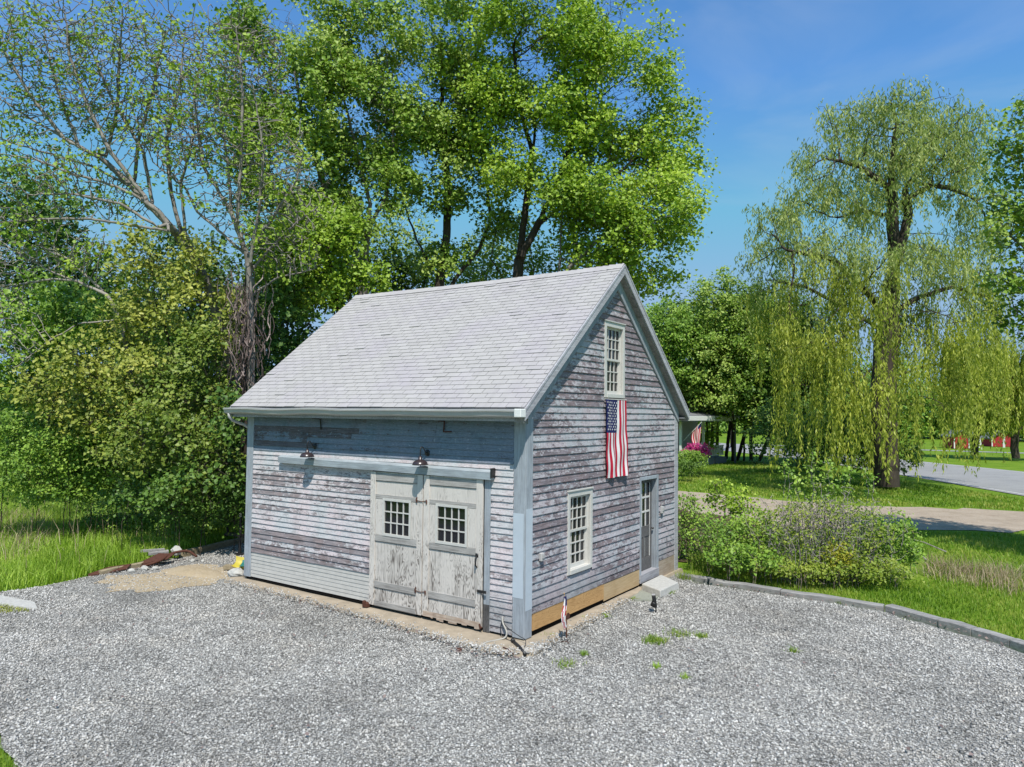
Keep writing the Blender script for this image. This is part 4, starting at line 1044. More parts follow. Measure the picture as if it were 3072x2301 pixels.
def colonize(r, polys, A, D, dk, jit=.16, trop=.05, maxit=110, maxn=14000):
    """grow branches from given limbs through a cloud of points"""
    pos = []; par = []
    for q in polys:
        start = None
        q = [np.array(p, float) for p in q]
        if pos:
            dd = [np.linalg.norm(q[0] - p) for p in pos]; start = int(np.argmin(dd))
        else:
            pos.append(q[0]); par.append(-1); start = 0
        cur = start; prev = q[0]
        for p in q[1:]:
            n = max(1, int(round(np.linalg.norm(p - prev) / D)))
            for k in range(1, n + 1):
                pos.append(prev + (p - prev) * k / n + (r.normal(0, D * .05, 3) if k < n else 0)); par.append(cur); cur = len(pos) - 1
            prev = p
    n0 = len(pos)
    X = np.zeros((maxn, 3)); X[:n0] = pos; par = list(par) + [0] * (maxn - n0); kids = np.zeros(maxn, int)
    n = n0
    near = np.zeros(len(A), int); nd = np.full(len(A), 1e9)
    lo = X[:n0]
    for i in range(0, len(A), 400):
        d = np.linalg.norm(A[i:i + 400, None] - lo[None], axis=2); near[i:i + 400] = d.argmin(1); nd[i:i + 400] = d.min(1)
    alive = nd > dk
    for it in range(maxit):
        ia = np.nonzero(alive)[0]
        if len(ia) == 0: break
        dirs = unit(A[ia] - X[near[ia]])
        acc = np.zeros((n, 3)); np.add.at(acc, near[ia], dirs)
        nodes = np.unique(near[ia]); nodes = nodes[kids[nodes] < 9]
        if len(nodes) == 0 or n + len(nodes) >= maxn: break
        perm = r.permutation(len(ia)); one = np.zeros(n, int); one[near[ia[perm]]] = ia[perm]
        d = np.where((kids[nodes] > 0)[:, None], unit(A[one[nodes]] - X[nodes]), unit(acc[nodes])) + r.normal(0, jit, (len(nodes), 3)); d[:, 2] += trop; d = unit(d)
        new = X[nodes] + D * d; m = len(new)
        X[n:n + m] = new; kids[nodes] += 1
        for k in range(m): par[n + k] = int(nodes[k])
        ids = np.arange(n, n + m); n += m
        d2 = np.linalg.norm(A[ia][:, None] - new[None], axis=2); j = d2.argmin(1); dm = d2[np.arange(len(ia)), j]
        better = dm < nd[ia]; nd[ia[better]] = dm[better]; near[ia[better]] = ids[j[better]]
        alive = nd > dk
    return X[:n], np.array(par[:n])

def pipe(par, r0, tip):
    n = len(par); cnt = np.zeros(n); haskid = np.zeros(n, bool)
    haskid[par[1:]] = True
    cnt[~haskid] = 1
    size = np.ones(n)
    for i in range(n - 1, 0, -1):
        cnt[par[i]] += cnt[i]; size[par[i]] += size[i]
    p = math.log(max(cnt[0], 2)) / math.log(max(r0 / tip, 1.5))
    return tip * cnt ** (1 / p), size, haskid  # thick at the foot, thin at the twigs

def branch_mesh(name, X, par, rad, mat, parent, minr=0.0, sides=(4, 6, 9)):
    d = np.zeros_like(X); d[1:] = unit(X[1:] - X[par[1:]]); d[0] = (0, 0, 1)
    main = np.zeros(len(X), int) - 1; best = np.zeros(len(X))
    for i in range(1, len(X)):
        if rad[i] > best[par[i]]: best[par[i]] = rad[i]; main[par[i]] = i
    ref = np.array((.83, .41, .37))
    u = unit(np.cross(d, ref)); w = np.cross(d, u)
    i = np.arange(1, len(X)); i = i[rad[i] >= minr]
    VV = []; FF = []; base = 0
    for lo, hi, k in ((0, .03, sides[0]), (.03, .10, sides[1]), (.10, 99, sides[2])):
        s = i[(rad[i] >= lo) & (rad[i] < hi)]
        if len(s) == 0: continue
        p = par[s]; ismain = main[p] == s
        ru = np.where(ismain, rad[p], np.minimum(rad[p], rad[s] * 1.3))
        uu = np.where(ismain[:, None], u[p], u[s]); ww = np.where(ismain[:, None], w[p], w[s])
        a = 2 * PI * np.arange(k) / k; ca = np.cos(a)[None, :, None]; sa = np.sin(a)[None, :, None]
        R0 = X[p][:, None] + (uu[:, None] * ca + ww[:, None] * sa) * ru[:, None, None]
        R1 = X[s][:, None] + (u[s][:, None] * ca + w[s][:, None] * sa) * rad[s][:, None, None]
        V = np.concatenate([R0, R1], 1)
        kk = np.arange(k); k2 = (kk + 1) % k
        f = np.stack([kk, k2, k2 + k, kk + k], -1)
        FF.append((f[None] + base + 2 * k * np.arange(len(s))[:, None, None]).reshape(-1, 4)); VV.append(V.reshape(-1, 3)); base += len(s) * 2 * k
    return np_mesh(name, np.concatenate(VV), np.concatenate(FF), mat, None, parent, True)

def leaf_arrays(r, pts, per, size, spread, up=.7, droop=.35, wid=.42, squash=.7, clump=None):
    n = len(pts); ctint = r.random(n) if clump is None else clump
    P = np.repeat(pts, per, 0); N = len(P); ct = np.repeat(ctint, per)
    P = P + r.normal(0, 1, (N, 3)) * spread * np.array((1, 1, squash))
    nn = unit(np.array((0, 0, up)) + r.normal(0, .5, (N, 3)) + np.array((.30, -.38, 0)))
    a = r.normal(0, 1, (N, 3)); a = unit(a - nn * (a * nn).sum(1, keepdims=True)); a[:, 2] -= droop; a = unit(a)
    b = unit(np.cross(nn, a)); nn = np.cross(a, b)
    L = size * (.45 + 1.0 * r.random((N, 1)) ** 1.3)
    V = np.stack([P, P + a * L * .5 + b * L * wid + nn * L * .12, P + a * L - nn * L * .1, P + a * L * .5 - b * L * wid + nn * L * .12], 1)
    f = np.array([(0, 1, 2), (0, 2, 3)])
    F = (f[None] + 4 * np.arange(N)[:, None, None]).reshape(-1, 3)
    t = np.repeat(np.clip(.55 * ct + .45 * r.random(N), 0, 1), 2)
    return V.reshape(-1, 3), F, t

def ellip(r, lobes, n, shell=2.2):
    vol = np.array([l[3] * l[3] * l[4] for l in lobes]); k = r.choice(len(lobes), n, p=vol / vol.sum())
    L = np.array(lobes)[k]; d = unit(r.normal(size=(n, 3))) * (r.random((n, 1)) ** (1 / shell))
    g_ = r.normal(0, .56, (n, 3)); g_ = g_ / np.maximum(1, np.linalg.norm(g_, axis=1, keepdims=True) / 1.45)
    d = np.where(r.random((n, 1)) < .5, d, g_)                    # half a firm outline, half loose stragglers
    return L[:, :3] + d * np.stack([L[:, 3], L[:, 3] * .85, L[:, 4]], 1)

STATS = False
def mat_name(x): return x[:40]
def tree(name, label, cat, group, polys, lobes, r0, natt, D, leafmat, bark, seed, per=12, size=.16, spread=.20, dk=None, tip=.006, leafsize=5, leafprob=1.0, up=.7, droop=.35, minr=0.0, wid=.42, trop=.05, zmin=None, squash=.7, keep=.75, cfreq=1.5, jit=.16):
    r = np.random.default_rng(seed)
    A = ellip(r, lobes, int(natt * 1.35))
    if zmin is not None: A = A[A[:, 2] > zmin]
    D = D * .72
    X, par = colonize(r, polys, A, D, dk or D * .95, jit=jit, trop=trop)
    rad, size_, hk = pipe(par, r0, tip)
    hrel = np.clip((X[:, 2] - X[0, 2]) / max(1e-3, np.ptp(X[:, 2])), 0, 1)
    rad = np.maximum(tip, rad * (1 - .5 * hrel))
    b = X[0].copy()
    t = thing(name, label, cat, tuple(float(x) for x in b), 0, group)
    branch_mesh('trunk', X - b, par, rad, BARK[bark], t, minr)
    q_ = X * cfreq; ph = seed * 1.7
    cn = np.sin(q_[:, 0] * 2.1 + q_[:, 1] * .9 + ph) + np.sin(q_[:, 1] * 2.4 - q_[:, 2] * 1.1 + ph * 2) + np.sin(q_[:, 2] * 2.7 + q_[:, 0] * 1.3 + ph * 3) + r.normal(0, .35, len(X))
    lim = np.quantile(cn, 1 - keep)                     # leaves in bunches with open gaps between them
    m = np.nonzero((size_ <= leafsize) & (r.random(len(X)) < leafprob) & (cn > lim))[0]
    if STATS: print('TREE', mat_name(label), len(X), len(m), len(m) * per)
    if per and len(m):
        cl = (np.sin(X[m, 0] * 1.1 + seed) + np.sin(X[m, 1] * 1.3 + X[m, 2]) + np.sin(X[m, 2] * 1.7 + seed * 2)) / 6 + .5
        cl = np.clip(cl * .6 + .4 * r.random(len(m)), 0, 1)
        V, F, tt = leaf_arrays(r, X[m] - b, per, size, spread, up, droop, wid, squash, cl)
        np_mesh('crown', V, F, LEAF[leafmat], tt, t)
    return t, X, par, size_

def bush(name, label, cat, group, base, lobes, natt, D, leafmat, bark, seed, per=10, size=.09, spread=.10, stems=7, r0=.02, leafprob=1.0, minr=0, wid=.42, tip=.004, leafsize=5, droop=.2):
    r = np.random.default_rng(seed); polys = []
    base = np.array(base, float)
    lob = np.array(lobes)
    low = base - (0, 0, .16)
    polys.append([low, base + (0, 0, .12)])
    for i in range(stems):
        l = lob[i % len(lob)]; foot = np.array((l[0] + r.normal(0, l[3] * .35), l[1] + r.normal(0, l[3] * .3), base[2]))
        polys.append([low, foot - (0, 0, .14), foot + (r.normal(0, .06), r.normal(0, .06), max(.12, (l[2] - base[2]) * .5))])
    A = ellip(r, lobes, natt, 1.8); A = A[A[:, 2] > base[2] + .03]
    D = D * .8
    X, par = colonize(r, polys, A, D, D * .95)
    rad, sz, hk = pipe(par, r0, tip)
    t = thing(name, label, cat, tuple(float(x) for x in base), 0, group)
    branch_mesh('stems', X - base, par, np.minimum(rad, r0), BARK[bark], t, minr)
    m = np.nonzero((sz <= leafsize) & (r.random(len(X)) < leafprob))[0]
    V, F, tt = leaf_arrays(r, X[m] - base, per, size, spread, .6, droop, wid)
    np_mesh('foliage', V, F, LEAF[leafmat], tt, t)
    return t

MAPLES = 'tall maples behind the barn'
# --- bright maple, right of the group
tree('maple_tree', 'tallest bright green maple directly behind the barn ridge, spreading to the right', 'tree', MAPLES,
     [[(-8.61, 11.69, -0.04), (-8.36, 11.64, 4.33), (-8.09, 11.64, 7.86), (-7.95, 11.67, 9.20), (-7.74, 11.72, 11.05), (-7.50, 11.78, 13.07), (-7.26, 11.84, 15.26)], [(-7.67, 11.26, 9.09), (-7.00, 11.65, 10.59), (-6.43, 11.96, 12.07), (-5.85, 12.24, 14.22)], [(-8.37, 12.05, 7.94), (-9.10, 11.49, 9.30), (-8.87, 11.58, 10.67), (-8.56, 11.71, 12.04)], [(-6.80, 11.19, 10.29), (-5.52, 12.01, 11.27), (-4.44, 12.71, 12.09)], [(-7.50, 11.78, 13.07), (-7.89, 11.42, 14.91), (-8.00, 11.25, 16.93)]],
     [(-7.44, 11.02, 16.84, 1.81, 2.14), (-6.47, 11.63, 18.00, 1.98, 1.81), (-4.94, 11.54, 16.34, 1.74, 1.90), (-6.32, 11.90, 14.71, 2.31, 1.98), (-4.46, 13.12, 15.56, 1.57, 1.98), (-6.96, 11.56, 12.73, 1.90, 1.81), (-4.91, 12.94, 13.08, 2.14, 2.14), (-3.42, 13.98, 12.60, 1.32, 1.57), (-4.99, 11.54, 10.82, 1.73, 1.02), (-8.14, 10.81, 11.72, 0.99, 0.82), (-3.94, 13.55, 14.08, 1.32, 1.65), (-8.43, 10.47, 14.52, 1.15, 1.48)], .25, 3200, .34, 'bright', 'dark', 31, per=36, size=.128, spread=.22, leafsize=8, leafprob=.9, keep=.60, cfreq=.85)
tree('maple_tree', 'slim bright maple beside the ridge peak with low hanging branches', 'tree', MAPLES,
     [[(-5.66, 11.26, 0.26), (-5.72, 11.00, 4.75), (-5.75, 10.80, 8.16), (-5.67, 10.76, 10.03), (-5.48, 10.82, 11.42)], [(-5.55, 10.46, 8.09), (-4.50, 11.11, 9.32), (-3.35, 11.85, 10.10)], [(-5.72, 10.79, 8.78), (-4.44, 11.68, 8.33), (-3.42, 12.39, 8.19)]],
     [(-3.52, 12.23, 10.05, 1.71, 1.09), (-2.73, 12.71, 10.99, 1.16, 0.93), (-4.30, 11.73, 9.42, 1.47, 0.78), (-5.17, 11.06, 10.81, 1.24, 0.78), (-3.42, 12.39, 8.19, 0.85, 0.70), (-3.99, 11.98, 8.65, 0.93, 0.54), (-2.49, 12.92, 10.06, 0.70, 0.78)], .13, 1400, .32, 'bright', 'grey', 32, per=30, size=.125, spread=.21, leafsize=8, leafprob=.85)
# --- middle maple with two crooked trunks
tree('maple_tree', 'maple with two crooked crossing trunks rising behind the middle of the roof', 'tree', MAPLES,
     [[(-11.20, 11.14, -0.03), (-11.08, 10.96, 5.20), (-11.08, 10.81, 7.99), (-10.80, 10.91, 9.74), (-10.68, 10.89, 11.83), (-10.77, 10.72, 13.93), (-10.81, 10.60, 15.67)], [(-11.22, 11.00, 7.32), (-10.61, 11.33, 8.73), (-9.94, 11.74, 9.71), (-9.49, 11.99, 10.86), (-9.61, 11.82, 12.61), (-9.87, 11.55, 14.37)], [(-11.02, 10.82, 8.69), (-11.69, 10.29, 10.08), (-12.10, 9.93, 11.64)]],
     [(-11.17, 10.34, 16.01, 1.75, 1.92), (-11.64, 10.14, 13.74, 1.66, 1.66), (-10.56, 10.67, 17.77, 1.66, 1.57), (-9.89, 11.28, 14.63, 1.66, 1.75), (-10.21, 11.18, 12.36, 1.57, 1.05), (-11.96, 10.04, 11.30, 1.05, 0.70), (-9.09, 12.04, 10.46, 0.96, 0.61), (-12.19, 9.69, 15.30, 1.40, 1.75), (-11.13, 10.71, 9.39, 1.05, 0.70)], .25, 2000, .36, 'maple', 'dark', 33, per=38, size=.135, spread=.22, leafsize=9, leafprob=.9, keep=.58, cfreq=.9)
# --- left maple, tufted tops
tree('maple_tree', 'dark green maple with pale tufted top shoots left of the roof ridge', 'tree', MAPLES,
     [[(-11.91, 8.23, 0.05), (-11.92, 7.97, 5.06), (-11.95, 7.82, 7.64), (-11.83, 7.82, 9.26), (-11.67, 7.84, 10.87), (-12.04, 7.50, 12.65), (-12.41, 7.14, 14.74)], [(-11.90, 7.82, 8.29), (-12.35, 7.43, 9.90), (-13.00, 6.91, 11.50), (-13.50, 6.46, 13.44), (-13.74, 6.21, 15.21)], [(-11.97, 8.05, 9.98), (-11.41, 8.36, 11.29), (-11.18, 8.42, 13.26), (-11.15, 8.34, 15.22)], [(-11.60, 7.52, 8.53), (-12.46, 6.92, 8.84), (-13.49, 6.15, 10.26)]],
     [(-14.26, 5.81, 16.17, 1.37, 1.37), (-15.05, 5.24, 16.81, 1.05, 0.97), (-15.35, 5.13, 14.87, 1.21, 1.21), (-15.04, 5.43, 13.10, 1.05, 1.05), (-15.60, 4.91, 16.00, 0.73, 0.81), (-14.73, 5.72, 11.65, 0.97, 0.89), (-13.05, 6.60, 16.83, 1.46, 1.46), (-12.00, 7.38, 15.55, 1.62, 1.78), (-13.22, 6.60, 14.57, 1.78, 1.62), (-14.43, 5.82, 13.75, 1.46, 1.46), (-12.17, 7.39, 13.13, 1.62, 1.54), (-13.52, 6.52, 12.14, 1.70, 1.46), (-11.05, 7.98, 16.53, 1.13, 1.29), (-12.74, 7.12, 10.70, 1.70, 1.21), (-11.26, 8.09, 11.52, 1.13, 1.29), (-14.21, 6.11, 11.01, 1.21, 1.29), (-10.96, 8.17, 13.95, 1.13, 1.29), (-11.83, 7.39, 17.66, 0.97, 0.81)], .22, 3200, .35, 'maple', 'grey', 34, per=38, size=.135, spread=.20, leafsize=9, leafprob=.9, keep=.56, cfreq=.9)
tree('maple_tree', 'leaning maple just past the left end of the roof, low leafy', 'tree', MAPLES,
     [[(-10.75, 6.58, 0.48), (-10.99, 6.19, 4.93), (-11.16, 5.96, 7.01), (-11.34, 5.77, 8.50), (-11.47, 5.62, 9.68)], [(-11.09, 6.04, 6.42), (-10.63, 6.28, 7.91), (-10.25, 6.50, 8.51)]],
     [(-11.72, 5.47, 9.23, 1.12, 0.74), (-12.11, 5.27, 7.89, 1.04, 0.89), (-11.25, 5.87, 7.61, 0.74, 0.59), (-12.59, 4.91, 8.48, 0.89, 0.89), (-10.26, 6.52, 8.14, 0.67, 0.52)], .13, 1100, .32, 'bright', 'dark', 35, per=32, size=.125, spread=.2, leafsize=8)

SPARSE = 'half bare trees leaning left'
tree('box_elder', 'big half bare tree leaning left with long pale limbs and few leaves', 'tree', SPARSE,
     [[(-11.62, 3.57, 0.32), (-11.76, 3.38, 2.08), (-12.02, 3.11, 3.97), (-12.79, 2.41, 7.47), (-13.61, 1.78, 8.93), (-14.51, 1.10, 10.09), (-15.20, 0.60, 10.88), (-15.76, 0.19, 11.28), (-16.72, -0.49, 11.92), (-17.72, -1.21, 12.66)], [(-13.14, 1.50, 8.81), (-13.47, 1.25, 9.32), (-14.06, 0.82, 9.79), (-14.82, 0.28, 10.14), (-15.51, -0.20, 10.34), (-16.32, -0.76, 10.74), (-17.17, -1.35, 10.89)], [(-12.62, 1.26, 8.59), (-12.86, 1.09, 8.63), (-13.69, 0.52, 8.77), (-14.54, -0.06, 8.92), (-15.50, -0.72, 8.90), (-16.62, -1.48, 8.79)], [(-15.71, 0.84, 11.06), (-15.38, 0.99, 12.63), (-15.31, 0.96, 14.27), (-15.21, 0.96, 15.48)], [(-15.51, 1.62, 10.40), (-15.36, 1.65, 11.92), (-14.98, 1.83, 13.35), (-14.72, 1.93, 14.91)], [(-15.77, 0.20, 11.15), (-16.15, -0.13, 12.34), (-16.47, -0.41, 13.69)], [(-13.25, 2.70, 7.56), (-13.76, 2.28, 8.97), (-13.85, 2.15, 10.36), (-13.48, 2.32, 11.89)], [(-14.51, 1.10, 10.09), (-15.50, 0.40, 10.72), (-16.62, -0.38, 11.11), (-17.74, -1.16, 11.50)], [(-13.78, 1.14, 9.60), (-14.64, 0.49, 10.98), (-15.17, 0.06, 12.31), (-15.59, -0.30, 13.77), (-15.68, -0.42, 14.96)], [(-14.35, 1.60, 9.60), (-14.56, 1.38, 11.25), (-15.33, 0.77, 12.89), (-15.87, 0.32, 14.53)], [(-14.99, 0.50, 10.81), (-15.95, -0.19, 11.45), (-16.82, -0.85, 12.78), (-17.36, -1.27, 13.98)], [(-13.86, 2.35, 8.57), (-14.18, 2.06, 10.11), (-14.27, 1.91, 11.78), (-13.90, 2.08, 13.46), (-13.75, 2.09, 15.13)], [(-13.25, 1.31, 8.73), (-14.24, 0.59, 9.47), (-15.33, -0.16, 9.72), (-16.42, -0.90, 9.70)]],
     [(-16.69, -0.58, 14.09, 1.49, 1.22), (-15.11, 0.48, 14.38, 1.49, 1.22), (-14.73, 1.95, 14.34, 1.28, 1.57), (-17.05, -0.74, 12.33, 1.09, 0.95), (-15.47, 0.32, 12.62, 1.36, 1.09), (-14.25, 1.18, 12.22, 1.22, 1.09), (-15.86, -0.43, 10.27, 1.46, 0.66), (-15.98, -1.05, 8.94, 0.91, 0.52), (-13.12, 1.95, 12.10, 0.95, 1.36), (-15.18, 0.66, 9.77, 1.09, 0.68), (-17.46, -1.14, 14.76, 0.81, 0.81)], .175, 5200, .25, 'fresh', 'limb', 41, per=9, size=.108, spread=.13, leafsize=3, leafprob=.5, tip=.0125, trop=.14, jit=.05, keep=.56, cfreq=2.0)
tree('box_elder', 'slender pale stemmed tree with many ascending twigs and yellowish tufts', 'tree', SPARSE,
     [[(-10.92, 2.82, 0.60), (-10.89, 2.63, 4.73), (-10.88, 2.52, 7.06), (-10.92, 2.45, 7.90), (-11.27, 2.15, 9.12), (-11.36, 2.01, 10.67), (-11.54, 1.79, 12.48)], [(-10.89, 2.49, 7.45), (-10.44, 2.76, 8.10), (-9.78, 3.18, 8.88), (-9.24, 3.52, 9.34)], [(-11.26, 2.70, 7.99), (-12.43, 1.83, 9.26), (-12.67, 1.64, 9.88), (-13.22, 1.23, 10.64), (-13.66, 0.88, 11.58)], [(-10.54, 2.24, 7.56), (-10.29, 2.33, 9.15), (-10.16, 2.34, 10.67), (-10.39, 2.09, 12.56)], [(-10.87, 2.54, 6.80), (-10.23, 2.95, 7.33), (-9.37, 3.52, 7.59)], [(-11.45, 2.27, 9.18), (-12.08, 1.77, 10.48), (-12.27, 1.55, 12.30), (-12.02, 1.63, 14.13)], [(-10.98, 2.13, 8.69), (-10.87, 2.12, 10.35), (-10.78, 2.07, 12.40), (-10.91, 1.89, 14.19)], [(-11.09, 2.57, 7.94), (-10.48, 2.93, 9.06), (-9.92, 3.26, 10.11), (-9.75, 3.34, 10.89)], [(-12.58, 1.58, 9.85), (-13.36, 1.01, 10.63), (-13.77, 0.66, 11.93), (-13.86, 0.54, 13.24)]],
     [(-11.42, 1.84, 13.13, 1.03, 1.42), (-10.57, 2.41, 13.39, 0.78, 1.16), (-11.77, 1.69, 11.44, 1.16, 1.03), (-10.61, 2.52, 10.81, 1.16, 1.03), (-9.98, 3.00, 9.65, 1.10, 0.78), (-11.27, 2.13, 9.51, 1.10, 0.78), (-9.56, 3.32, 9.01, 0.78, 0.58), (-10.32, 2.83, 8.36, 1.03, 0.65), (-12.42, 1.28, 10.79, 0.91, 0.91), (-9.80, 3.22, 7.85, 0.78, 0.52)], .12, 3600, .23, 'fresh', 'limb', 42, per=9, size=.105, spread=.13, leafsize=3, leafprob=.5, tip=.013, trop=.14, jit=.06, keep=.48, cfreq=2.0)
tree('box_elder', 'low half bare tree at the left edge with one long white limb', 'tree', SPARSE,
     [[(-13.61, 1.46, 0.78), (-13.90, 1.13, 3.41), (-14.27, 0.74, 6.17), (-14.61, 0.48, 6.87), (-15.28, 0.00, 7.24), (-15.83, -0.38, 7.31), (-17.11, -1.24, 7.05), (-17.99, -1.82, 6.79)], [(-15.28, 0.00, 7.24), (-15.83, -0.39, 7.47), (-16.45, -0.83, 7.86), (-17.09, -1.29, 8.38)], [(-14.92, 0.63, 6.91), (-15.79, -0.02, 7.93), (-16.55, -0.56, 8.32), (-17.45, -1.15, 7.91)], [(-14.27, 0.74, 6.17), (-15.27, 0.06, 6.03), (-16.05, -0.43, 5.49), (-16.71, -0.85, 4.82)]],
     [(-16.44, -0.84, 8.12, 1.06, 0.66), (-17.00, -1.17, 7.06, 0.92, 0.79), (-15.79, -0.38, 7.87, 0.92, 0.53), (-17.54, -1.57, 7.85, 0.79, 0.92), (-16.81, -0.96, 5.75, 0.79, 0.79), (-15.13, 0.05, 8.14, 0.79, 0.66)], .085, 1100, .24, 'fresh', 'pale', 43, per=8, size=.12, spread=.12, leafsize=2, leafprob=.5, tip=.011, jit=.07, keep=.5)
# vine-wrapped trunk
tv = thing('vine_trunk', 'dead tree trunk wrapped in hanging reddish vines beside the roof corner', 'tree trunk', (-11.55, 3.11, 0.64))
mb = MB(); o0 = Vector((-11.55, 3.11, 0.64)); mb.tube([Vector(p) - o0 for p in [(-11.55, 3.11, 0.64), (-11.56, 2.96, 3.44), (-11.56, 2.89, 5.03), (-11.48, 2.85, 6.90), (-11.40, 2.84, 7.96)]], [.16, .14, .12, .10, .07], 9); mb.build('trunk', BARK['dark'], tv, True)
r = np.random.default_rng(5); mb = MB()
for i in range(130):
    a = Vector((-10.91, 2.42, 6.14)) + Vector((r.normal(0, .32), r.normal(0, .25), r.normal(.25, .8))) - o0
    pts = [a]; 
    for k in range(6): a = a + Vector((r.normal(0, .07), r.normal(0, .06), -.10 - .14 * r.random())); pts.append(a)
    mb.tube(pts, .009 + .008 * r.random(), 3, r.random(), cap=False)
mb.build('vines', LEAF['vine'], tv)

UNDER = 'young trees along the wood edge'
def under(label, dd, base, lobes, mat, seed, natt=1000, per=18, size=.112, r0=.07, bark='dark', D=.27, spread=.17):
    top = lobes[0]
    b = Vector(base); l0 = Vector(lobes[0][:3])
    polys = [[tuple(b), tuple(b.lerp(l0, .45) + Vector((.1, .05, .2))), tuple(b.lerp(l0, .8))]]
    for l in lobes[1:]:
        polys.append([tuple(b.lerp(l0, .42)), tuple(b.lerp(Vector(l[:3]), .8))])
    tree('young_tree', label, 'tree', UNDER, polys, lobes, r0, natt, D, mat, bark, seed, per=per, size=size, spread=spread, tip=.005, keep=.47, cfreq=1.9, leafsize=7)
under('olive leaved young maple below the leaning pale trunk', 20, (-16.37, 4.65, -0.10), [(-12.85, 1.80, 6.86, 1.13, 0.86), (-13.60, 1.23, 7.91, 0.99, 0.86), (-13.95, 1.08, 6.19, 1.06, 0.86), (-12.09, 2.34, 6.21, 0.93, 0.80), (-12.39, 2.05, 7.93, 0.73, 0.66)], 'olive', 51, 1300, 18)
under('olive young maple beside the vine wrapped trunk', 20, (-15.88, 5.03, -0.10), [(-11.73, 1.45, 4.82, 0.95, 0.69), (-11.54, 1.63, 3.94, 0.76, 0.63), (-12.37, 1.05, 4.05, 0.88, 0.69), (-11.41, 1.64, 5.45, 0.57, 0.63)], 'mixed', 52, 1000, 18)
under('broad yellow green young tree above the dark shrub at left', 19, (-22.89, 5.15, -0.10), [(-14.03, -0.11, 4.66, 1.20, 0.76), (-14.97, -0.72, 4.02, 0.95, 0.69), (-12.99, 0.61, 4.42, 1.01, 0.76), (-13.52, 0.30, 3.41, 1.01, 0.69), (-14.36, -0.27, 3.40, 0.88, 0.63)], 'olive', 53, 1300, 18)
under('low olive young tree overhanging the meadow edge', 18, (-16.72, 3.70, -0.10), [(-11.52, 0.59, 3.07, 1.14, 0.72), (-10.73, 1.17, 2.24, 0.96, 0.60), (-12.22, 0.14, 2.46, 0.84, 0.60), (-10.92, 0.99, 3.20, 0.84, 0.60), (-10.58, 1.25, 2.60, 0.48, 0.60)], 'mixed', 54, 1200, 18)
under('small tree with reaching yellow branches at the dark corner by the barn', 18, (-14.36, 4.28, -0.10), [(-9.99, 0.96, 2.05, 0.70, 0.42), (-10.43, 0.68, 1.58, 0.70, 0.35), (-9.59, 1.16, 3.45, 0.47, 0.70)], 'deep', 55, 420, 16)
under('green young maple filling the gap behind the olive trees', 23, (-20.82, 5.88, -0.10), [(-16.32, 3.13, 5.51, 1.67, 1.22), (-17.44, 2.34, 6.11, 1.37, 1.22), (-15.07, 4.00, 5.22, 1.22, 1.22), (-15.47, 3.82, 3.40, 1.67, 1.22), (-17.36, 2.53, 3.37, 1.52, 1.22)], 'shrub', 56, 1300, 15, .15)
under('green young tree next to the roof corner', 21, (-17.49, 8.54, -0.10), [(-11.92, 4.29, 5.99, 1.00, 1.14), (-11.55, 4.48, 7.13, 0.85, 1.00), (-12.41, 4.02, 4.57, 0.85, 1.14), (-12.91, 3.77, 3.00, 0.85, 1.28), (-13.17, 3.68, 1.29, 0.71, 0.85)], 'deep', 57, 1100, 13, .15)
under('fresh green young maple with a rounded top left of the pale limbs', 24, (-27.18, 4.78, -0.10), [(-21.63, 1.28, 6.56, 1.78, 1.29), (-20.42, 2.10, 6.57, 1.46, 1.46), (-22.19, 0.98, 5.10, 1.46, 1.13), (-21.12, 1.71, 4.95, 1.62, 1.13)], 'shrub', 58, 1200, 14, .16)

BACK = 'dark trees deep in the wood'
def back(label, base, lobes, seed, mat='deep', natt=1100, per=15, size=.22, r0=.2, bark='dark', D=.45, spread=.28, group=BACK):
    b = Vector(base); l0 = Vector(lobes[0][:3]); polys = [[tuple(b), tuple(b.lerp(l0, .5) + Vector((.2, .1, 0))), tuple(b.lerp(l0, .9))]]
    for l in lobes[1:4]: polys.append([tuple(b.lerp(l0, .55)), tuple(b.lerp(Vector(l[:3]), .85))])
    return tree('woodland_tree', label, 'tree', group, polys, lobes, r0, natt, D, mat, bark, seed, per=per, size=size, spread=spread)
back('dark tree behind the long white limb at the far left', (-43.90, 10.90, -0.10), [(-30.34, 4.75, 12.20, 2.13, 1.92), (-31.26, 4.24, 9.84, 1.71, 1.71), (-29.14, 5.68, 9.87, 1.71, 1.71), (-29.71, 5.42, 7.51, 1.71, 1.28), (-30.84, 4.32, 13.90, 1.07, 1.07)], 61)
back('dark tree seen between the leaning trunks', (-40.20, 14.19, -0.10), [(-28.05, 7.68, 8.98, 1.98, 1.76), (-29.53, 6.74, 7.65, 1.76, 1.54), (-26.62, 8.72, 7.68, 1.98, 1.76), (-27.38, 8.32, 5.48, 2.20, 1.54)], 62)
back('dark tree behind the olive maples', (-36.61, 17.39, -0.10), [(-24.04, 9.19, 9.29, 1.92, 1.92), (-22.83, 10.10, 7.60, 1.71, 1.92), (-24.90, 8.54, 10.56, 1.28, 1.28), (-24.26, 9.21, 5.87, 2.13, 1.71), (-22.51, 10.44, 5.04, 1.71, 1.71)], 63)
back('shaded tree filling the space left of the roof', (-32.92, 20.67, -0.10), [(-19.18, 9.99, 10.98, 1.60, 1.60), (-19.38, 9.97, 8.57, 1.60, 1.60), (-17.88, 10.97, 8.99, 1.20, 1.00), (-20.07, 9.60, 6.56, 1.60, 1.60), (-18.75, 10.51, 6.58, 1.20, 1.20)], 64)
back('shaded tree behind the roof ridge left end', (-32.11, 27.33, -0.10), [(-19.66, 13.30, 10.84, 1.76, 1.32), (-17.86, 14.57, 9.98, 1.54, 1.10), (-20.36, 12.72, 12.81, 1.54, 1.32), (-16.77, 15.30, 10.21, 1.32, 0.88)], 65, natt=800)
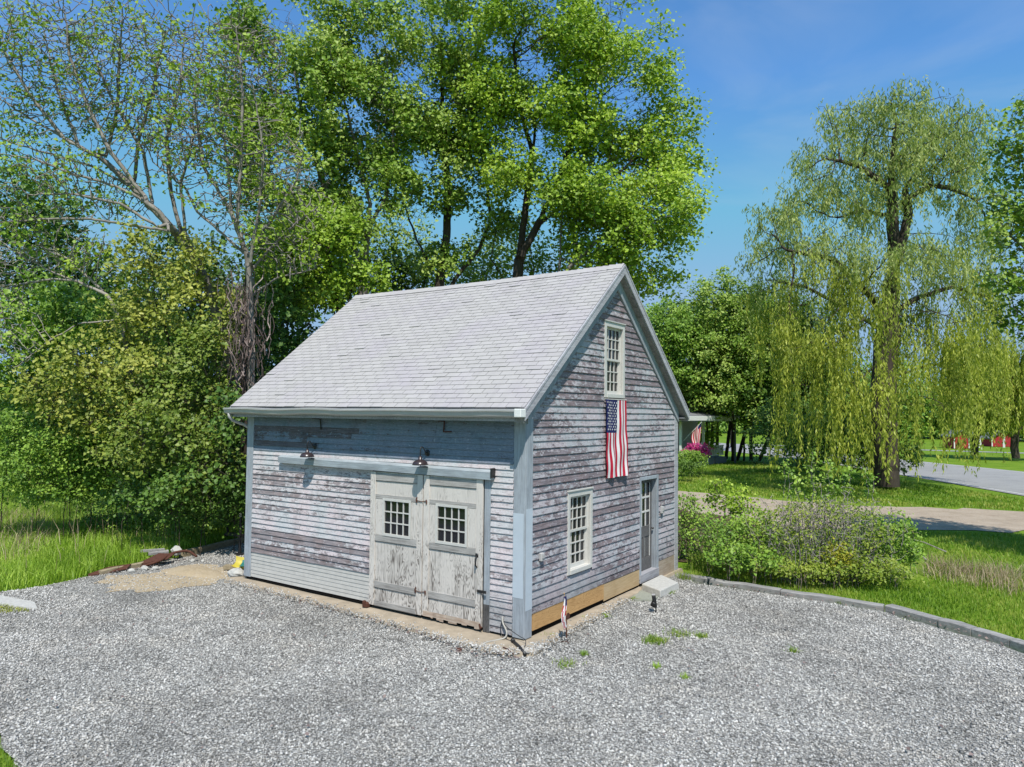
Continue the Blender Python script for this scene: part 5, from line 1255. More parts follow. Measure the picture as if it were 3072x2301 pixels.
back('low dark thicket tree closing the view at the wood edge', (-32.23, 8.70, -0.10), [(-25.08, 3.92, 3.67, 2.25, 1.31), (-23.08, 5.35, 2.38, 2.06, 1.13), (-21.23, 6.65, 1.47, 2.06, 1.13), (-26.63, 2.88, 3.28, 1.69, 1.31), (-19.67, 7.68, 2.24, 1.31, 1.31)], 67, natt=1200)
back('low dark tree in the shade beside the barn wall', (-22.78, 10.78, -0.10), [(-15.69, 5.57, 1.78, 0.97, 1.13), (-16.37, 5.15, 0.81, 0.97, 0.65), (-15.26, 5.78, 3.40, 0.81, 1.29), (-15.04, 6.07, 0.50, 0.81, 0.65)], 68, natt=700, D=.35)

back('leafy tree filling the gap low behind the middle of the roof', (-27.64, 31.40, -0.10), [(-15.72, 14.78, 10.66, 1.49, 1.17), (-14.32, 15.77, 10.04, 1.49, 0.96), (-12.90, 16.71, 10.48, 1.28, 1.07), (-16.59, 14.13, 11.93, 1.28, 1.07)], 69, 'maple', 520, 18, .15)
back('thin dark stemmed tree low behind the ridge right of the crooked trunks', (-22.76, 35.85, -0.10), [(-10.08, 16.23, 10.09, 1.10, 0.80), (-11.74, 15.12, 9.67, 1.00, 0.70), (-8.93, 17.05, 9.50, 1.00, 0.70), (-10.72, 15.72, 11.48, 0.80, 0.80)], 70, 'maple', 420, 18, .15)
SH = 'shrubs along the meadow'
bush('meadow_shrub', 'dense bright green shrub at the left edge of the meadow', 'shrub', SH, (-25.26, 3.45, -0.12), [(-16.08, -0.78, 2.22, 1.16, 0.84), (-15.22, -0.21, 2.62, 1.03, 0.78), (-16.50, -1.10, 2.99, 0.78, 0.65), (-14.92, 0.04, 1.72, 0.78, 0.52), (-15.78, -0.53, 1.45, 1.16, 0.45)], 1300, .20, 'shrub', 'dark', 71, per=26, size=.075, spread=.12)
bush('meadow_shrub', 'green shrub in the middle of the wood edge above the dry bank', 'shrub', SH, (-26.46, 6.75, -0.12), [(-14.95, 0.61, 2.07, 0.80, 0.80), (-14.35, 1.03, 1.81, 0.80, 0.60), (-14.56, 0.84, 2.74, 0.80, 0.66)], 700, .20, 'shrub', 'dark', 72, per=24, size=.075, spread=.12)
bush('meadow_shrub', 'low leafy shrub below the overhanging olive tree', 'shrub', SH, (-18.15, 4.87, -0.12), [(-11.25, 0.74, 1.40, 0.96, 0.42), (-12.04, 0.20, 1.39, 0.72, 0.36), (-10.56, 1.22, 1.23, 0.66, 0.42), (-10.07, 1.56, 1.06, 0.48, 0.48)], 800, .18, 'deep', 'dark', 73, per=13, size=.09, spread=.11)
bush('meadow_shrub', 'green seedling shrub pressed against the back corner of the barn', 'shrub', SH, (-15.96, 6.11, -0.10), [(-12.02, 3.27, 0.92, 0.16, 0.41), (-11.94, 3.29, 1.47, 0.14, 0.41)], 220, .13, 'shrub', 'dark', 74, per=9, size=.08, spread=.07, stems=3)

# --- right: row of maples before the lawn
RROW = 'row of maples beyond the lawn'
back('left maple of the row, lowest and nearest the barn roof', (-17.39, 50.20, -0.10), [(-13.63, 40.50, 9.14, 2.06, 2.06), (-13.24, 40.88, 6.92, 1.89, 1.54), (-14.17, 40.06, 10.67, 1.37, 1.54)], 81, 'shrub', 1300, 22, .185, .15, 'dark', .42, .26, RROW)
back('pointed bright maple second in the row', (-13.90, 50.01, -0.10), [(-10.88, 42.20, 12.42, 1.71, 1.89), (-11.64, 41.85, 9.33, 2.40, 2.06), (-10.10, 42.95, 8.32, 2.06, 2.06), (-11.41, 42.18, 5.91, 2.40, 1.71)], 82, 'maple', 1300, 22, .185, .15, 'dark', .42, .26, RROW)
back('full green maple in the middle of the row', (-12.90, 50.95, -0.10), [(-9.63, 43.14, 10.73, 2.23, 2.06), (-9.40, 43.47, 7.30, 2.57, 2.06), (-8.23, 44.15, 9.71, 2.06, 2.06), (-10.01, 43.20, 4.56, 2.06, 1.37)], 83, 'maple', 1300, 22, .185, .15, 'dark', .42, .26, RROW)
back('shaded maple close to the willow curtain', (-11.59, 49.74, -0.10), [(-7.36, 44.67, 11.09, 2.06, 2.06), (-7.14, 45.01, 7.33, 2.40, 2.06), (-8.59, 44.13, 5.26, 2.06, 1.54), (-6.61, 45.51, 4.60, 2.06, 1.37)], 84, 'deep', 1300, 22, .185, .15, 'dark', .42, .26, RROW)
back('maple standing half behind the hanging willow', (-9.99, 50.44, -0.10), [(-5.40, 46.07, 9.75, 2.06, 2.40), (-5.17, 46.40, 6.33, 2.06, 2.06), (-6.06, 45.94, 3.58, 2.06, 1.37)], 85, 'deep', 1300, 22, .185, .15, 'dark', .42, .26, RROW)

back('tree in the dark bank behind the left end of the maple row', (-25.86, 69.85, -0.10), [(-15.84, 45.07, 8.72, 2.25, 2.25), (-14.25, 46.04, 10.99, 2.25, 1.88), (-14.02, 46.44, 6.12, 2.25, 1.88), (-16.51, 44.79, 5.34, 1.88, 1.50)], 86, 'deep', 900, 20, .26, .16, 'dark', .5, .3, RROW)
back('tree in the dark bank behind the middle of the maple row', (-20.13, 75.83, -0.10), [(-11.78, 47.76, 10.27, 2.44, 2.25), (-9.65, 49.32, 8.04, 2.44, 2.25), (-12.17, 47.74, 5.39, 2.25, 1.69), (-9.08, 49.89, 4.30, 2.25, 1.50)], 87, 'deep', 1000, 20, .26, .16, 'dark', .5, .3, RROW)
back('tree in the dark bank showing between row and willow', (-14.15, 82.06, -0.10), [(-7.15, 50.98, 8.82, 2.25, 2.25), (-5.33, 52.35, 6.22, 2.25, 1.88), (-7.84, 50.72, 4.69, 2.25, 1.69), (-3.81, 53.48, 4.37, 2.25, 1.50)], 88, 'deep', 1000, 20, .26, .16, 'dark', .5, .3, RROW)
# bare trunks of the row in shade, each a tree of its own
for i, (p0, p1, rr_, lb) in enumerate([((-13.49, 47.99, -0.10), (-11.65, 42.05, 5.22), .10, 'thin dark trunk at the left end of the row'), ((-12.48, 47.39, -0.10), (-10.98, 42.47, 5.92), .13, 'dark straight trunk second from the left in the row'), ((-11.49, 48.29, -0.10), (-10.04, 43.09, 6.27), .14, 'stout dark trunk in the middle of the row'), ((-10.97, 49.54, -0.10), (-9.31, 43.60, 5.94), .09, 'thin trunk right of the stout trunk in the row'), ((-10.52, 49.95, -0.10), (-8.85, 43.69, 10.39), .15, 'tall brown trunk reaching up into the row crowns')]):
    tree('young_maple', lb, 'tree', 'trunks of the maple row', [[p0, tuple((Vector(p0) * .5 + Vector(p1) * .5) + Vector((.1, 0, 0))), p1]], [(p1[0], p1[1], p1[2] + 1.0, 1.5, 1.3)], rr_, 160, .42, 'deep', 'dark', 91 + i, per=12, size=.2, spread=.26)
bush('evergreen_shrub', 'dark evergreen thicket in the shade under the maple row', 'shrub', None, (-8.06, 47.17, -0.10), [(-6.17, 37.48, 1.78, 1.19, 1.49), (-4.94, 38.32, 1.79, 1.49, 1.49), (-3.96, 39.00, 1.51, 1.19, 1.19), (-5.41, 37.92, 3.27, 1.49, 1.19)], 700, .35, 'deep', 'dark', 97, per=12, size=.16, spread=.18, leafprob=.6)

bush('evergreen_shrub', 'dark undergrowth between the maple row and the willow trunk', 'shrub', None, (-2.70, 41.14, -0.10), [(-2.38, 31.57, 1.95, 1.13, 1.01), (-1.13, 32.43, 1.84, 1.26, 1.01), (0.11, 33.29, 1.48, 1.13, 0.88), (-0.49, 32.81, 2.85, 1.26, 0.76), (-1.95, 31.81, 3.09, 1.01, 0.76), (1.99, 34.57, 1.50, 0.88, 0.76), (0.95, 33.84, 2.12, 0.88, 1.01)], 1100, .32, 'deep', 'dark', 98, per=16, size=.15, spread=.17)
# --- willows
def willow(label, polys, lobes, r0, natt, seed, D=.5, low=.7, lens=(1.5, 5.5), nstr=1, group='willows', thin_above=None, step=.16, wl=.20, bark='dark', tip=.010):
    r = np.random.default_rng(seed)
    A = ellip(r, lobes, natt, 2.0)
    X, par = colonize(r, polys, A, D, D * .95, trop=.02)
    rad, sz, hk = pipe(par, r0, tip); b = X[0].copy()
    t = thing('willow_tree', label, 'tree', tuple(float(x) for x in b), 0, group)
    branch_mesh('trunk', X - b, par, rad, BARK[bark], t)
    for part, sel in (('crown', lambda z: z < thin_above), ('upper_crown', lambda z: z >= thin_above)):
        S = X[(sz <= (4 if part == 'upper_crown' else 9)) & sel(X[:, 2]) & (np.arange(len(X)) > 3)]
        if len(S) == 0: continue
        k_ = nstr; up_ = part == 'upper_crown' if low < 1 else nstr
        if low < 1:                                     # tresses with gaps, none right in front of the bole
            cn = np.sin(S[:, 0] * 2.3 + 1) + np.sin(S[:, 1] * 2.6 + S[:, 2] * .5) + np.sin(S[:, 2] * 1.3 + S[:, 0]) + r.normal(0, .4, len(S))
            keep_ = cn > np.quantile(cn, .08 if up_ else .46)
            hd = np.hypot(S[:, 0] - X[0, 0], S[:, 1] - X[0, 1])
            south = (np.abs((S[:, 0] - X[0, 0]) * .83 + (S[:, 1] - X[0, 1]) * .56) < 1.3) & (S[:, 1] < X[0, 1]) & (r.random(len(S)) < .75)
            S = S[keep_ & (up_ | ((hd > 2.5) & ~south))]; k_ = int(nstr * (2.0 if up_ else 1.7))
        S = np.repeat(S, k_, 0) + r.normal(0, .20, (len(S) * k_, 3))
        if STATS: print('WILLOW', part, len(X), len(S))
        VV = []; FF = []; TT = []; base = 0; SV = []
        up = part == 'upper_crown'
        for p in S:
            ln = r.uniform(*lens)
            if low < 1:
                ln *= float(np.interp(p[2], (7.0, 10.0, 12.0, 16.0), (1.0, .72, .26, .17))) * (.55 + .45 * math.sin(p[0] * 1.9 + p[1] * 1.3) ** 2 + .25 * math.sin(p[0] * 4.1))
                if r.random() < .35: ln *= .4
            ln = min(ln, max(.3, p[2] - low - r.random() * 1.2))
            n = max(3, int(ln / step)); drift = r.normal(0, .05, 2)
            k = np.arange(n)[:, None]
            c = p + np.concatenate([drift[None] * k * step + .06 * np.sin(k * .5 + r.random() * 6), -k * step], 1)
            out_ = r.normal(0, 1, 2); out_ = out_ / np.linalg.norm(out_) * (.45 if up else .18)
            c[:, :2] += out_ * (1 - np.exp(-k * .6))
            VV.append(c); TT.append(np.clip(np.full(n, r.random()) * .6 + .4 * r.random(n), 0, 1))
        C = np.concatenate(VV); T = np.concatenate(TT); m = 2
        C = np.repeat(C, m, 0) + r.normal(0, .035, (len(C) * m, 3)); T = np.repeat(T, m); N_ = len(C)
        a = unit(np.concatenate([r.normal(0, .35, (N_, 2)), -np.ones((N_, 1)) * (.7 if up else 1.0)], 1)); bb = unit(np.cross(a, r.normal(size=(N_, 3))))
        L_ = wl * (.7 + .6 * r.random((N_, 1)))
        V = np.stack([C, C + a * L_ * .4 + bb * L_ * .13, C + a * L_, C + a * L_ * .4 - bb * L_ * .13], 1).reshape(-1, 3)
        F = np.arange(N_ * 4).reshape(-1, 4)
        np_mesh(part, V - b, F, LEAF['willowtop' if up else 'willow'], T, t)
    return t
willow('huge weeping willow with a dark trunk and long yellow green curtains beside the road', [[(1.50, 31.89, 0.04), (1.47, 31.75, 2.43), (1.43, 31.60, 4.82), (1.61, 31.59, 7.46), (1.85, 31.63, 9.85), (2.01, 31.65, 11.76), (1.96, 31.51, 13.67), (1.95, 31.41, 15.59), (2.06, 31.40, 17.26), (2.24, 31.44, 18.89)], [(1.86, 31.59, 10.80), (2.38, 31.85, 12.72), (2.64, 31.95, 14.16), (2.52, 31.81, 15.35), (3.13, 32.18, 16.32), (3.65, 32.46, 17.52)], [(2.71, 31.36, 14.72), (3.65, 31.97, 15.44), (4.43, 32.51, 15.33), (5.21, 33.05, 14.99)], [(1.97, 31.51, 13.91), (0.83, 30.71, 14.26), (-0.37, 29.92, 13.89)], [(2.01, 30.86, 15.19), (0.74, 29.94, 16.35), (-0.42, 29.13, 16.69)], [(1.75, 30.43, 8.28), (1.10, 29.92, 9.67), (-0.41, 28.80, 11.51), (-2.33, 27.47, 11.95)], [(1.73, 31.60, 8.89), (3.13, 32.50, 9.86), (4.52, 33.43, 10.36), (5.90, 34.39, 9.90)], [(1.88, 29.34, 7.70), (1.43, 28.95, 9.28), (0.70, 28.40, 10.40)], [(1.46, 32.19, 5.57), (3.23, 33.36, 6.32), (4.84, 34.44, 6.58)], [(1.49, 32.69, 8.05), (-0.82, 31.03, 9.74), (-2.03, 30.17, 10.46)]],
       [(0.31, 30.11, 19.15, 1.67, 1.32), (2.65, 31.80, 17.27, 2.63, 1.44), (5.43, 33.67, 17.78, 1.20, 1.67), (-2.94, 28.17, 13.85, 1.44, 0.96), (-1.84, 28.87, 14.82, 1.44, 0.96), (5.78, 34.04, 15.15, 1.08, 1.20), (6.35, 34.52, 13.25, 1.08, 0.96), (-1.61, 28.93, 16.74, 1.20, 1.08), (-0.70, 29.48, 17.94, 1.20, 0.96), (4.26, 32.81, 19.08, 1.44, 1.08), (1.50, 30.90, 19.60, 1.44, 0.72), (-0.74, 29.60, 15.08, 1.20, 0.96), (5.56, 33.96, 13.72, 1.08, 1.20), (-3.85, 28.91, 10.93, 1.11, 0.98), (-1.77, 26.83, 8.11, 1.36, 0.91), (0.10, 25.72, 7.44, 1.49, 0.85), (2.74, 27.54, 7.05, 1.49, 0.96), (4.22, 30.91, 8.18, 1.58, 1.13), (6.06, 35.80, 8.10, 1.11, 1.23), (1.29, 25.43, 5.27, 1.24, 0.83), (3.59, 28.24, 4.50, 1.07, 0.85), (-2.43, 27.73, 5.44, 1.05, 0.93), (1.49, 30.94, 18.69, 2.03, 1.67), (3.27, 32.15, 18.59, 1.91, 1.79), (0.08, 30.05, 17.24, 1.67, 1.20), (2.49, 31.57, 19.61, 1.56, 0.84), (4.63, 33.15, 17.29, 1.44, 1.67), (-1.32, 29.15, 16.14, 1.08, 0.72), (2.04, 31.44, 16.30, 2.87, 1.44), (4.99, 33.51, 14.90, 1.44, 1.20), (0.43, 30.44, 14.37, 2.15, 0.96), (-2.81, 29.53, 12.66, 2.09, 0.86), (-4.24, 28.59, 11.91, 0.98, 0.61), (-0.21, 27.70, 11.97, 2.04, 0.91), (1.79, 27.89, 11.09, 1.76, 0.88), (3.26, 31.27, 12.02, 2.10, 1.05), (4.73, 33.53, 11.08, 1.67, 1.08), (-0.98, 27.25, 10.38, 1.81, 0.91), (1.37, 26.49, 9.16, 1.49, 0.85), (2.33, 34.37, 9.94, 1.51, 1.26), (-3.30, 30.53, 10.13, 1.51, 1.01), (4.47, 33.56, 7.01, 1.44, 0.72), (5.88, 36.77, 10.24, 1.26, 1.26)], .62, 2900, 101, .38, .45, (2.2, 8.0), 3, thin_above=11.0, wl=.22)
willow('distant willow with a forked dark trunk on the far side of the road', [[(4.42, 68.99, 0.11), (4.47, 68.96, 1.39), (4.70, 69.06, 2.46), (4.94, 69.12, 4.59), (4.71, 68.79, 8.00)], [(4.47, 68.96, 1.39), (4.10, 68.65, 2.45), (3.60, 68.21, 4.58)], [(4.70, 69.06, 2.46), (5.35, 69.44, 3.74), (6.09, 69.85, 5.46)]], [(4.73, 68.74, 9.28, 2.13, 1.71), (3.29, 67.86, 7.13, 1.71, 1.71), (6.13, 69.75, 8.02, 1.92, 1.71), (4.68, 68.88, 5.87, 2.56, 1.28)], .32, 420, 102, .8, 1.6, (1.5, 5.6), 6, thin_above=99, step=.25, wl=.34)
willow('distant willow cut by the right edge of the picture', [[(7.53, 67.48, 0.10), (7.46, 67.34, 1.73), (7.62, 67.35, 3.76), (7.49, 67.05, 7.83)], [(7.46, 67.34, 1.73), (8.26, 67.81, 3.36), (8.79, 68.07, 5.41)]], [(7.51, 66.99, 9.46, 2.04, 1.63), (6.46, 66.40, 7.01, 1.43, 1.63), (9.17, 68.20, 7.85, 2.04, 2.04), (7.45, 67.13, 5.80, 2.04, 1.22)], .32, 420, 103, .8, 1.6, (1.5, 5.8), 6, thin_above=99, step=.25, wl=.34)
tree('maple_tree', 'bright maple reaching into the picture from the right edge', 'tree', None,
     [[(9.19, 15.30, 0.61), (9.03, 15.04, 3.68), (8.87, 14.80, 6.13), (8.60, 14.49, 8.58), (8.22, 14.13, 10.66)], [(8.86, 14.81, 5.88), (8.06, 14.22, 6.86), (7.27, 13.63, 7.83), (6.57, 13.11, 8.56)], [(8.73, 14.18, 7.04), (7.86, 13.50, 8.71), (7.18, 12.98, 9.90)], [(8.96, 14.90, 5.39), (7.85, 14.12, 5.87), (6.84, 13.41, 6.23)], [(8.41, 14.32, 9.56), (7.52, 13.64, 11.02), (6.92, 13.19, 11.75)]],
     [(6.81, 12.89, 11.42, 0.49, 0.79), (6.55, 12.75, 10.57, 0.34, 0.43), (7.40, 13.34, 10.58, 0.91, 1.34), (6.82, 13.02, 8.99, 0.61, 0.55), (6.41, 12.77, 8.38, 0.43, 0.30), (7.47, 13.48, 8.76, 1.09, 0.97), (6.55, 12.92, 7.29, 0.61, 0.43), (7.35, 13.47, 7.30, 0.97, 0.73), (6.83, 13.17, 6.20, 0.55, 0.36), (8.29, 13.99, 9.74, 1.46, 1.82), (8.66, 14.36, 7.31, 1.46, 1.46), (6.58, 12.82, 9.72, 0.36, 0.36)], .22, 1900, .27, 'maple', 'grey', 104, per=15, size=.125, spread=.13)
tree('maple_tree', 'maple outside the picture whose shade falls over the dirt drive', 'tree', None,
     [[(9.97, 13.42, 0.39), (10.02, 13.29, 3.68), (10.06, 13.20, 5.88)]], [(10.07, 13.18, 6.43, 1.65, 1.32), (9.32, 12.74, 5.21, 0.99, 0.88), (10.78, 13.72, 5.23, 1.21, 0.99)], .2, 700, .4, 'maple', 'grey', 105, per=12, size=.2, spread=.26)

# --- far woods: one mass beyond the road and behind the trees
r = np.random.default_rng(120)
pts = []
for (x0, y0, x1, y1, h0, h1, n) in ((-90, 150, 120, 120, 7, 15, 3000), (30, 95, 90, 60, 6, 12, 1200), (-40, 150, 90, 118, 4, 11, 2600), (-150, 60, -70, 150, 6, 11, 2200), (-110, 10, -120, 80, 5, 9, 900)):
    s = r.random(n); hh = h0 + (h1 - h0) * (.5 + .25 * np.sin(s * 37) + .25 * np.sin(s * 83 + 1))
    z = hh * r.random(n) ** .8
    pts.append(np.stack([x0 + (x1 - x0) * s + r.normal(0, 4, n), y0 + (y1 - y0) * s + r.normal(0, 4, n), z], 1))
P_ = np.concatenate(pts); V, F, T = leaf_arrays(r, P_, 26, .55, .9, .6, .2, .45, .8)
tag(np_mesh('distant_woods', V, F, LEAF['shrub'], T), 'distant wood closing the view beyond the road', 'woods', None, 'stuff')

# --- garden by the porch
bush('hedge', 'rounded clipped green hedge by the porch behind the barn', 'hedge', None, (-13.58, 44.21, -0.10), [(-9.39, 31.70, 0.96, 0.50, 0.47), (-8.81, 32.09, 0.94, 0.56, 0.47), (-8.47, 32.33, 0.80, 0.33, 0.33)], 500, .16, 'shrub', 'dark', 111, per=16, size=.09, spread=.09)
bush('azalea', 'magenta flowering azalea between hedge and porch', 'shrub', None, (-13.35, 45.85, -0.10), [(-9.39, 34.09, 1.43, 0.64, 0.29), (-9.03, 34.35, 1.14, 0.29, 0.47)], 260, .16, 'pink', 'dark', 112, per=16, size=.10, spread=.09)
bush('lily_clump', 'clump of blue green strap leaves in front of the clipped hedge', 'plant', None, (-11.71, 38.41, -0.10), [(-8.14, 28.92, 0.78, 0.41, 0.21)], 120, .14, 'deep', 'dark', 113, per=16, size=.16, spread=.08, wid=.15)
bush('porch_shrub', 'yellow green shrub beyond the porch flag', 'shrub', None, (-18.52, 62.92, -0.10), [(-11.87, 43.29, 1.59, 0.56, 0.87), (-11.52, 43.52, 1.77, 0.42, 0.87)], 200, .3, 'fresh', 'dark', 114, per=14, size=.16, spread=.16)

# --- tangle beside the timbers
TG = 'tangled growth beyond the timbers'
bush('bramble', 'green bramble close against the right rear corner of the barn', 'shrub', TG, (-0.67, 9.29, -0.10), [(-0.33, 8.20, 0.82, 0.33, 0.54), (-0.41, 8.18, 0.34, 0.26, 0.42), (-0.17, 8.29, 1.30, 0.18, 0.24)], 420, .15, 'shrub', 'twig', 121, per=14, size=.065, spread=.09, stems=6)
bush('dense_shrub', 'dark dense green shrub at the left of the tangle', 'shrub', TG, (0.73, 8.44, -0.10), [(0.96, 7.02, 0.75, 0.54, 0.39), (1.54, 7.41, 0.92, 0.54, 0.33), (0.82, 6.94, 0.43, 0.38, 0.27), (1.54, 7.43, 0.54, 0.49, 0.33)], 800, .15, 'shrub', 'twig', 122, per=16, size=.058, spread=.09, stems=9)
bush('bramble', 'leafy green plants at the foot of the dense shrub', 'shrub', TG, (1.26, 7.83, -0.10), [(1.66, 6.43, 0.45, 0.51, 0.23), (1.24, 6.14, 0.50, 0.36, 0.21), (2.09, 6.72, 0.35, 0.36, 0.19)], 380, .13, 'shrub', 'twig', 123, per=14, size=.07, spread=.08)
bush('thicket', 'wide thicket of bare grey twigs with thin yellowish leaves', 'shrub', TG, (2.44, 8.72, -0.10), [(2.47, 7.44, 1.01, 0.90, 0.63), (3.17, 7.91, 1.13, 0.90, 0.65), (3.73, 8.29, 1.08, 0.69, 0.61), (2.24, 7.31, 0.54, 0.63, 0.42), (3.03, 7.84, 0.49, 0.95, 0.38), (3.81, 8.37, 0.61, 0.63, 0.47), (2.96, 7.74, 1.49, 0.84, 0.21)], 4200, .12, 'bramble', 'pale', 124, per=6, size=.055, spread=.07, stems=60, r0=.022, tip=.0058, leafprob=.62, leafsize=3)
bush('thicket', 'tall thin shoots standing above the twiggy thicket', 'shrub', TG, (2.43, 11.64, -0.10), [(2.23, 7.83, 2.07, 0.11, 0.43), (2.73, 8.16, 2.19, 0.13, 0.54), (3.04, 8.38, 1.97, 0.13, 0.49), (3.40, 8.63, 1.98, 0.13, 0.38), (3.85, 8.93, 1.98, 0.13, 0.33), (2.41, 7.96, 1.86, 0.11, 0.33)], 700, .12, 'shrub', 'pale', 125, per=6, size=.07, spread=.05, stems=12, r0=.015)
bush('sapling', 'bright leafed sapling rising from the tangle against the dirt drive', 'shrub', TG, (0.30, 9.23, -0.10), [(0.61, 7.58, 1.82, 0.28, 0.23), (0.88, 7.78, 1.48, 0.40, 0.17), (1.21, 8.00, 1.71, 0.23, 0.17), (1.11, 7.95, 1.32, 0.34, 0.17)], 260, .14, 'bright', 'twig', 126, per=10, size=.075, spread=.08, stems=3)
bush('dense_shrub', 'bright green bush at the right end of the tangle', 'shrub', TG, (4.20, 10.37, -0.10), [(4.35, 9.09, 0.83, 0.43, 0.45), (4.52, 9.22, 0.45, 0.32, 0.32), (4.03, 8.89, 0.50, 0.38, 0.43), (3.91, 8.78, 0.88, 0.27, 0.39)], 800, .15, 'shrub', 'twig', 127, per=15, size=.065, spread=.09)
bush('goldenrod', 'yellow flowering weed at the foot of the bright bush', 'weed', TG, (3.20, 8.79, -0.10), [(3.46, 7.29, 0.53, 0.22, 0.28)], 190, .12, 'gold', 'twig', 128, per=14, size=.055, spread=.07)
bush('thicket', 'bare grey brush sticking up in the middle of the twiggy thicket', 'shrub', TG, (2.30, 9.63, -0.10), [(2.72, 7.23, 1.22, 0.52, 0.47), (3.19, 7.55, 1.33, 0.47, 0.52), (2.33, 6.98, 0.90, 0.36, 0.41), (3.61, 7.84, 1.12, 0.36, 0.41)], 900, .14, 'bramble', 'pale', 129, per=3, size=.05, spread=.06, stems=36, r0=.02, tip=.0065, leafprob=.10, leafsize=3)
bush('bramble', 'low leafy brambles along the foot of the twiggy thicket', 'shrub', TG, (3.05, 8.25, -0.10), [(2.48, 6.75, 0.29, 0.51, 0.20), (3.06, 7.15, 0.27, 0.51, 0.20), (3.73, 7.61, 0.24, 0.51, 0.22), (4.32, 8.01, 0.25, 0.41, 0.20)], 700, .12, 'bramble', 'twig', 130, per=12, size=.06, spread=.07, stems=16)
# fallen canes
r = np.random.default_rng(55)
for i in range(26):
    c = np.array((2.53, 9.31, -0.10)) + np.array((r.normal(0, 1.1), r.normal(.05, .35), .1 + abs(r.normal(0, .3)))); a = r.uniform(0, PI); l = r.uniform(.5, 1.1)
    mb = MB(); dz = r.uniform(-.15, .35); p0 = Vector(c); dv = Vector((math.cos(a) * l, math.sin(a) * l * .5, dz))
    mb.tube([p0 - dv * .5 + Vector((0, 0, .2 + abs(dz) * .5)), p0 + Vector((r.normal(0, .05), 0, .24 + abs(dz) * .5)), p0 + dv * .5 + Vector((0, 0, .2 + abs(dz) * .5))], [.016, .013, .007], 5)
    tag(mb.build('fallen_cane', BARK['pale']), 'bleached dead cane lying in the twiggy thicket', 'cane', 'dead canes in the thicket')

# --- grasses
def blades(name, pts, h, w, mat, seed, lean=.35, label=None, kind='stuff', cat='grass', zb=-.13, group=None):
    r = np.random.default_rng(seed); n = len(pts)
    H = h * (.45 + .9 * r.random((n, 1))); a = r.random(n) * 2 * PI
    dv = np.stack([np.cos(a), np.sin(a), np.zeros(n)], 1); sv = np.stack([-np.sin(a + r.normal(0, .8, n)), np.cos(a), np.zeros(n)], 1)
    ln = lean * np.abs(r.normal(0, 1, (n, 1)))
    B = np.concatenate([pts, np.full((n, 1), zb)], 1)
    M = B + np.array((0, 0, 1.0)) * H * .55 + dv * H * ln * .3
    T = B + np.array((0, 0, 1.0)) * H * (1 - .25 * np.minimum(ln, 1.5)) + dv * H * ln
    W = w * (.6 + .8 * r.random((n, 1)))
    V = np.stack([B - sv * W / 2, B + sv * W / 2, M + sv * W * .4, M - sv * W * .4, T + sv * W * .08, T - sv * W * .08], 1).reshape(-1, 3)
    f = np.array([(0, 1, 2, 3), (3, 2, 4, 5)]); F = (f[None] + 6 * np.arange(n)[:, None, None]).reshape(-1, 4)
    cl = .5 + .25 * np.sin(pts[:, 0] * 1.3) + .25 * np.sin(pts[:, 1] * 1.7 + pts[:, 0])
    t = np.repeat(np.clip(.4 * cl + .6 * r.random(n), 0, 1), 2)
    o = np_mesh(name, V, F, LEAF[mat], t)
    return tag(o, label, cat, group, kind)
r = np.random.default_rng(60)
Q = scatter([(-10.3, -2.6), (-10.5, -1.4), (-10.6, -.4), (-11.0, .8), (-11.7, 3.2), (-14, 4.6), (-24, 5.5), (-28, 4), (-22, -4), (-13, -6.5), (-10.6, -4.6)], 70000, r)
blades('meadow_grass', Q, .34, .016, 'meadow', 61, .55, 'rough green meadow grass left of the gravel')
Q = scatter([(-10.7, -2.6), (-11.2, .5), (-13, 3.2), (-24, 4.5), (-24, -2), (-14, -5)], 1300, r)
blades('tall_meadow_stalks', Q[::2], .85, .011, 'dry', 62, .5, 'pale seeding stalks standing above the meadow grass')
Q = scatter([(-17, -2.2), (-14, -3.4), (-12.6, -3.6), (-12.4, -2.2), (-15, -.4), (-20, 1.4), (-21, .3)], 3500, r)
blades('dry_meadow_grass', Q[::3], .55, .012, 'dry', 63, .8, 'bleached dry grass at the left edge of the meadow')
# broad-leaved weeds in the back of the meadow
Q = scatter([(-12, 1.6), (-12.5, 3.6), (-20, 5.2), (-22, 3.2), (-16, .8)], 900, r)
V, F, T = leaf_arrays(r, np.concatenate([Q, .02 + .28 * r.random((900, 1))], 1), 22, .085, .15, .8, .1)
tag(np_mesh('meadow_weeds', V, F, LEAF['shrub'], T), 'leafy weeds in the back of the meadow', 'weeds', None, 'stuff')
# mown strip by the timbers and the lawn behind
Q = scatter([(.5, 6.15), (4.6, 6.0), (6.7, 4.75), (9, 3), (14, 6), (11, 10), (5, 9.2), (2.6, 7.9), (.2, 7.4)], 42000, r)
blades('lawn_grass', Q, .085, .012, 'grass', 64, .5, 'short mown grass between timbers and tangle', zb=-.15)
Q = scatter([(5, 9.2), (11, 10), (16, 16), (9, 19.5), (3.5, 17), (4.8, 11.5)], 26000, r)
blades('lawn_grass', Q, .11, .018, 'grass', 65, .6, 'lawn between the tangle and the dirt drive', zb=-.15)
Q = scatter([(-7.5, 24.5), (2.4, 24.3), (6, 26), (11, 26), (6.5, 32), (2, 38), (-12, 50), (-14, 36)], 45000, r)
blades('lawn_grass', Q, .13, .035, 'grass', 66, .6, 'lawn around the willow and under the maple row', zb=-.15)
Q = scatter([(-.9, -6.55), (-1.5, -6.42), (-2.3, -6.35), (-3.2, -6.2), (-3.9, -6.9), (-4.2, -8.6), (-1.4, -8.6)], 15000, r)
blades('lawn_grass', Q, .075, .007, 'grass', 67, .6, 'lawn corner at the lower left edge', zb=-.12)
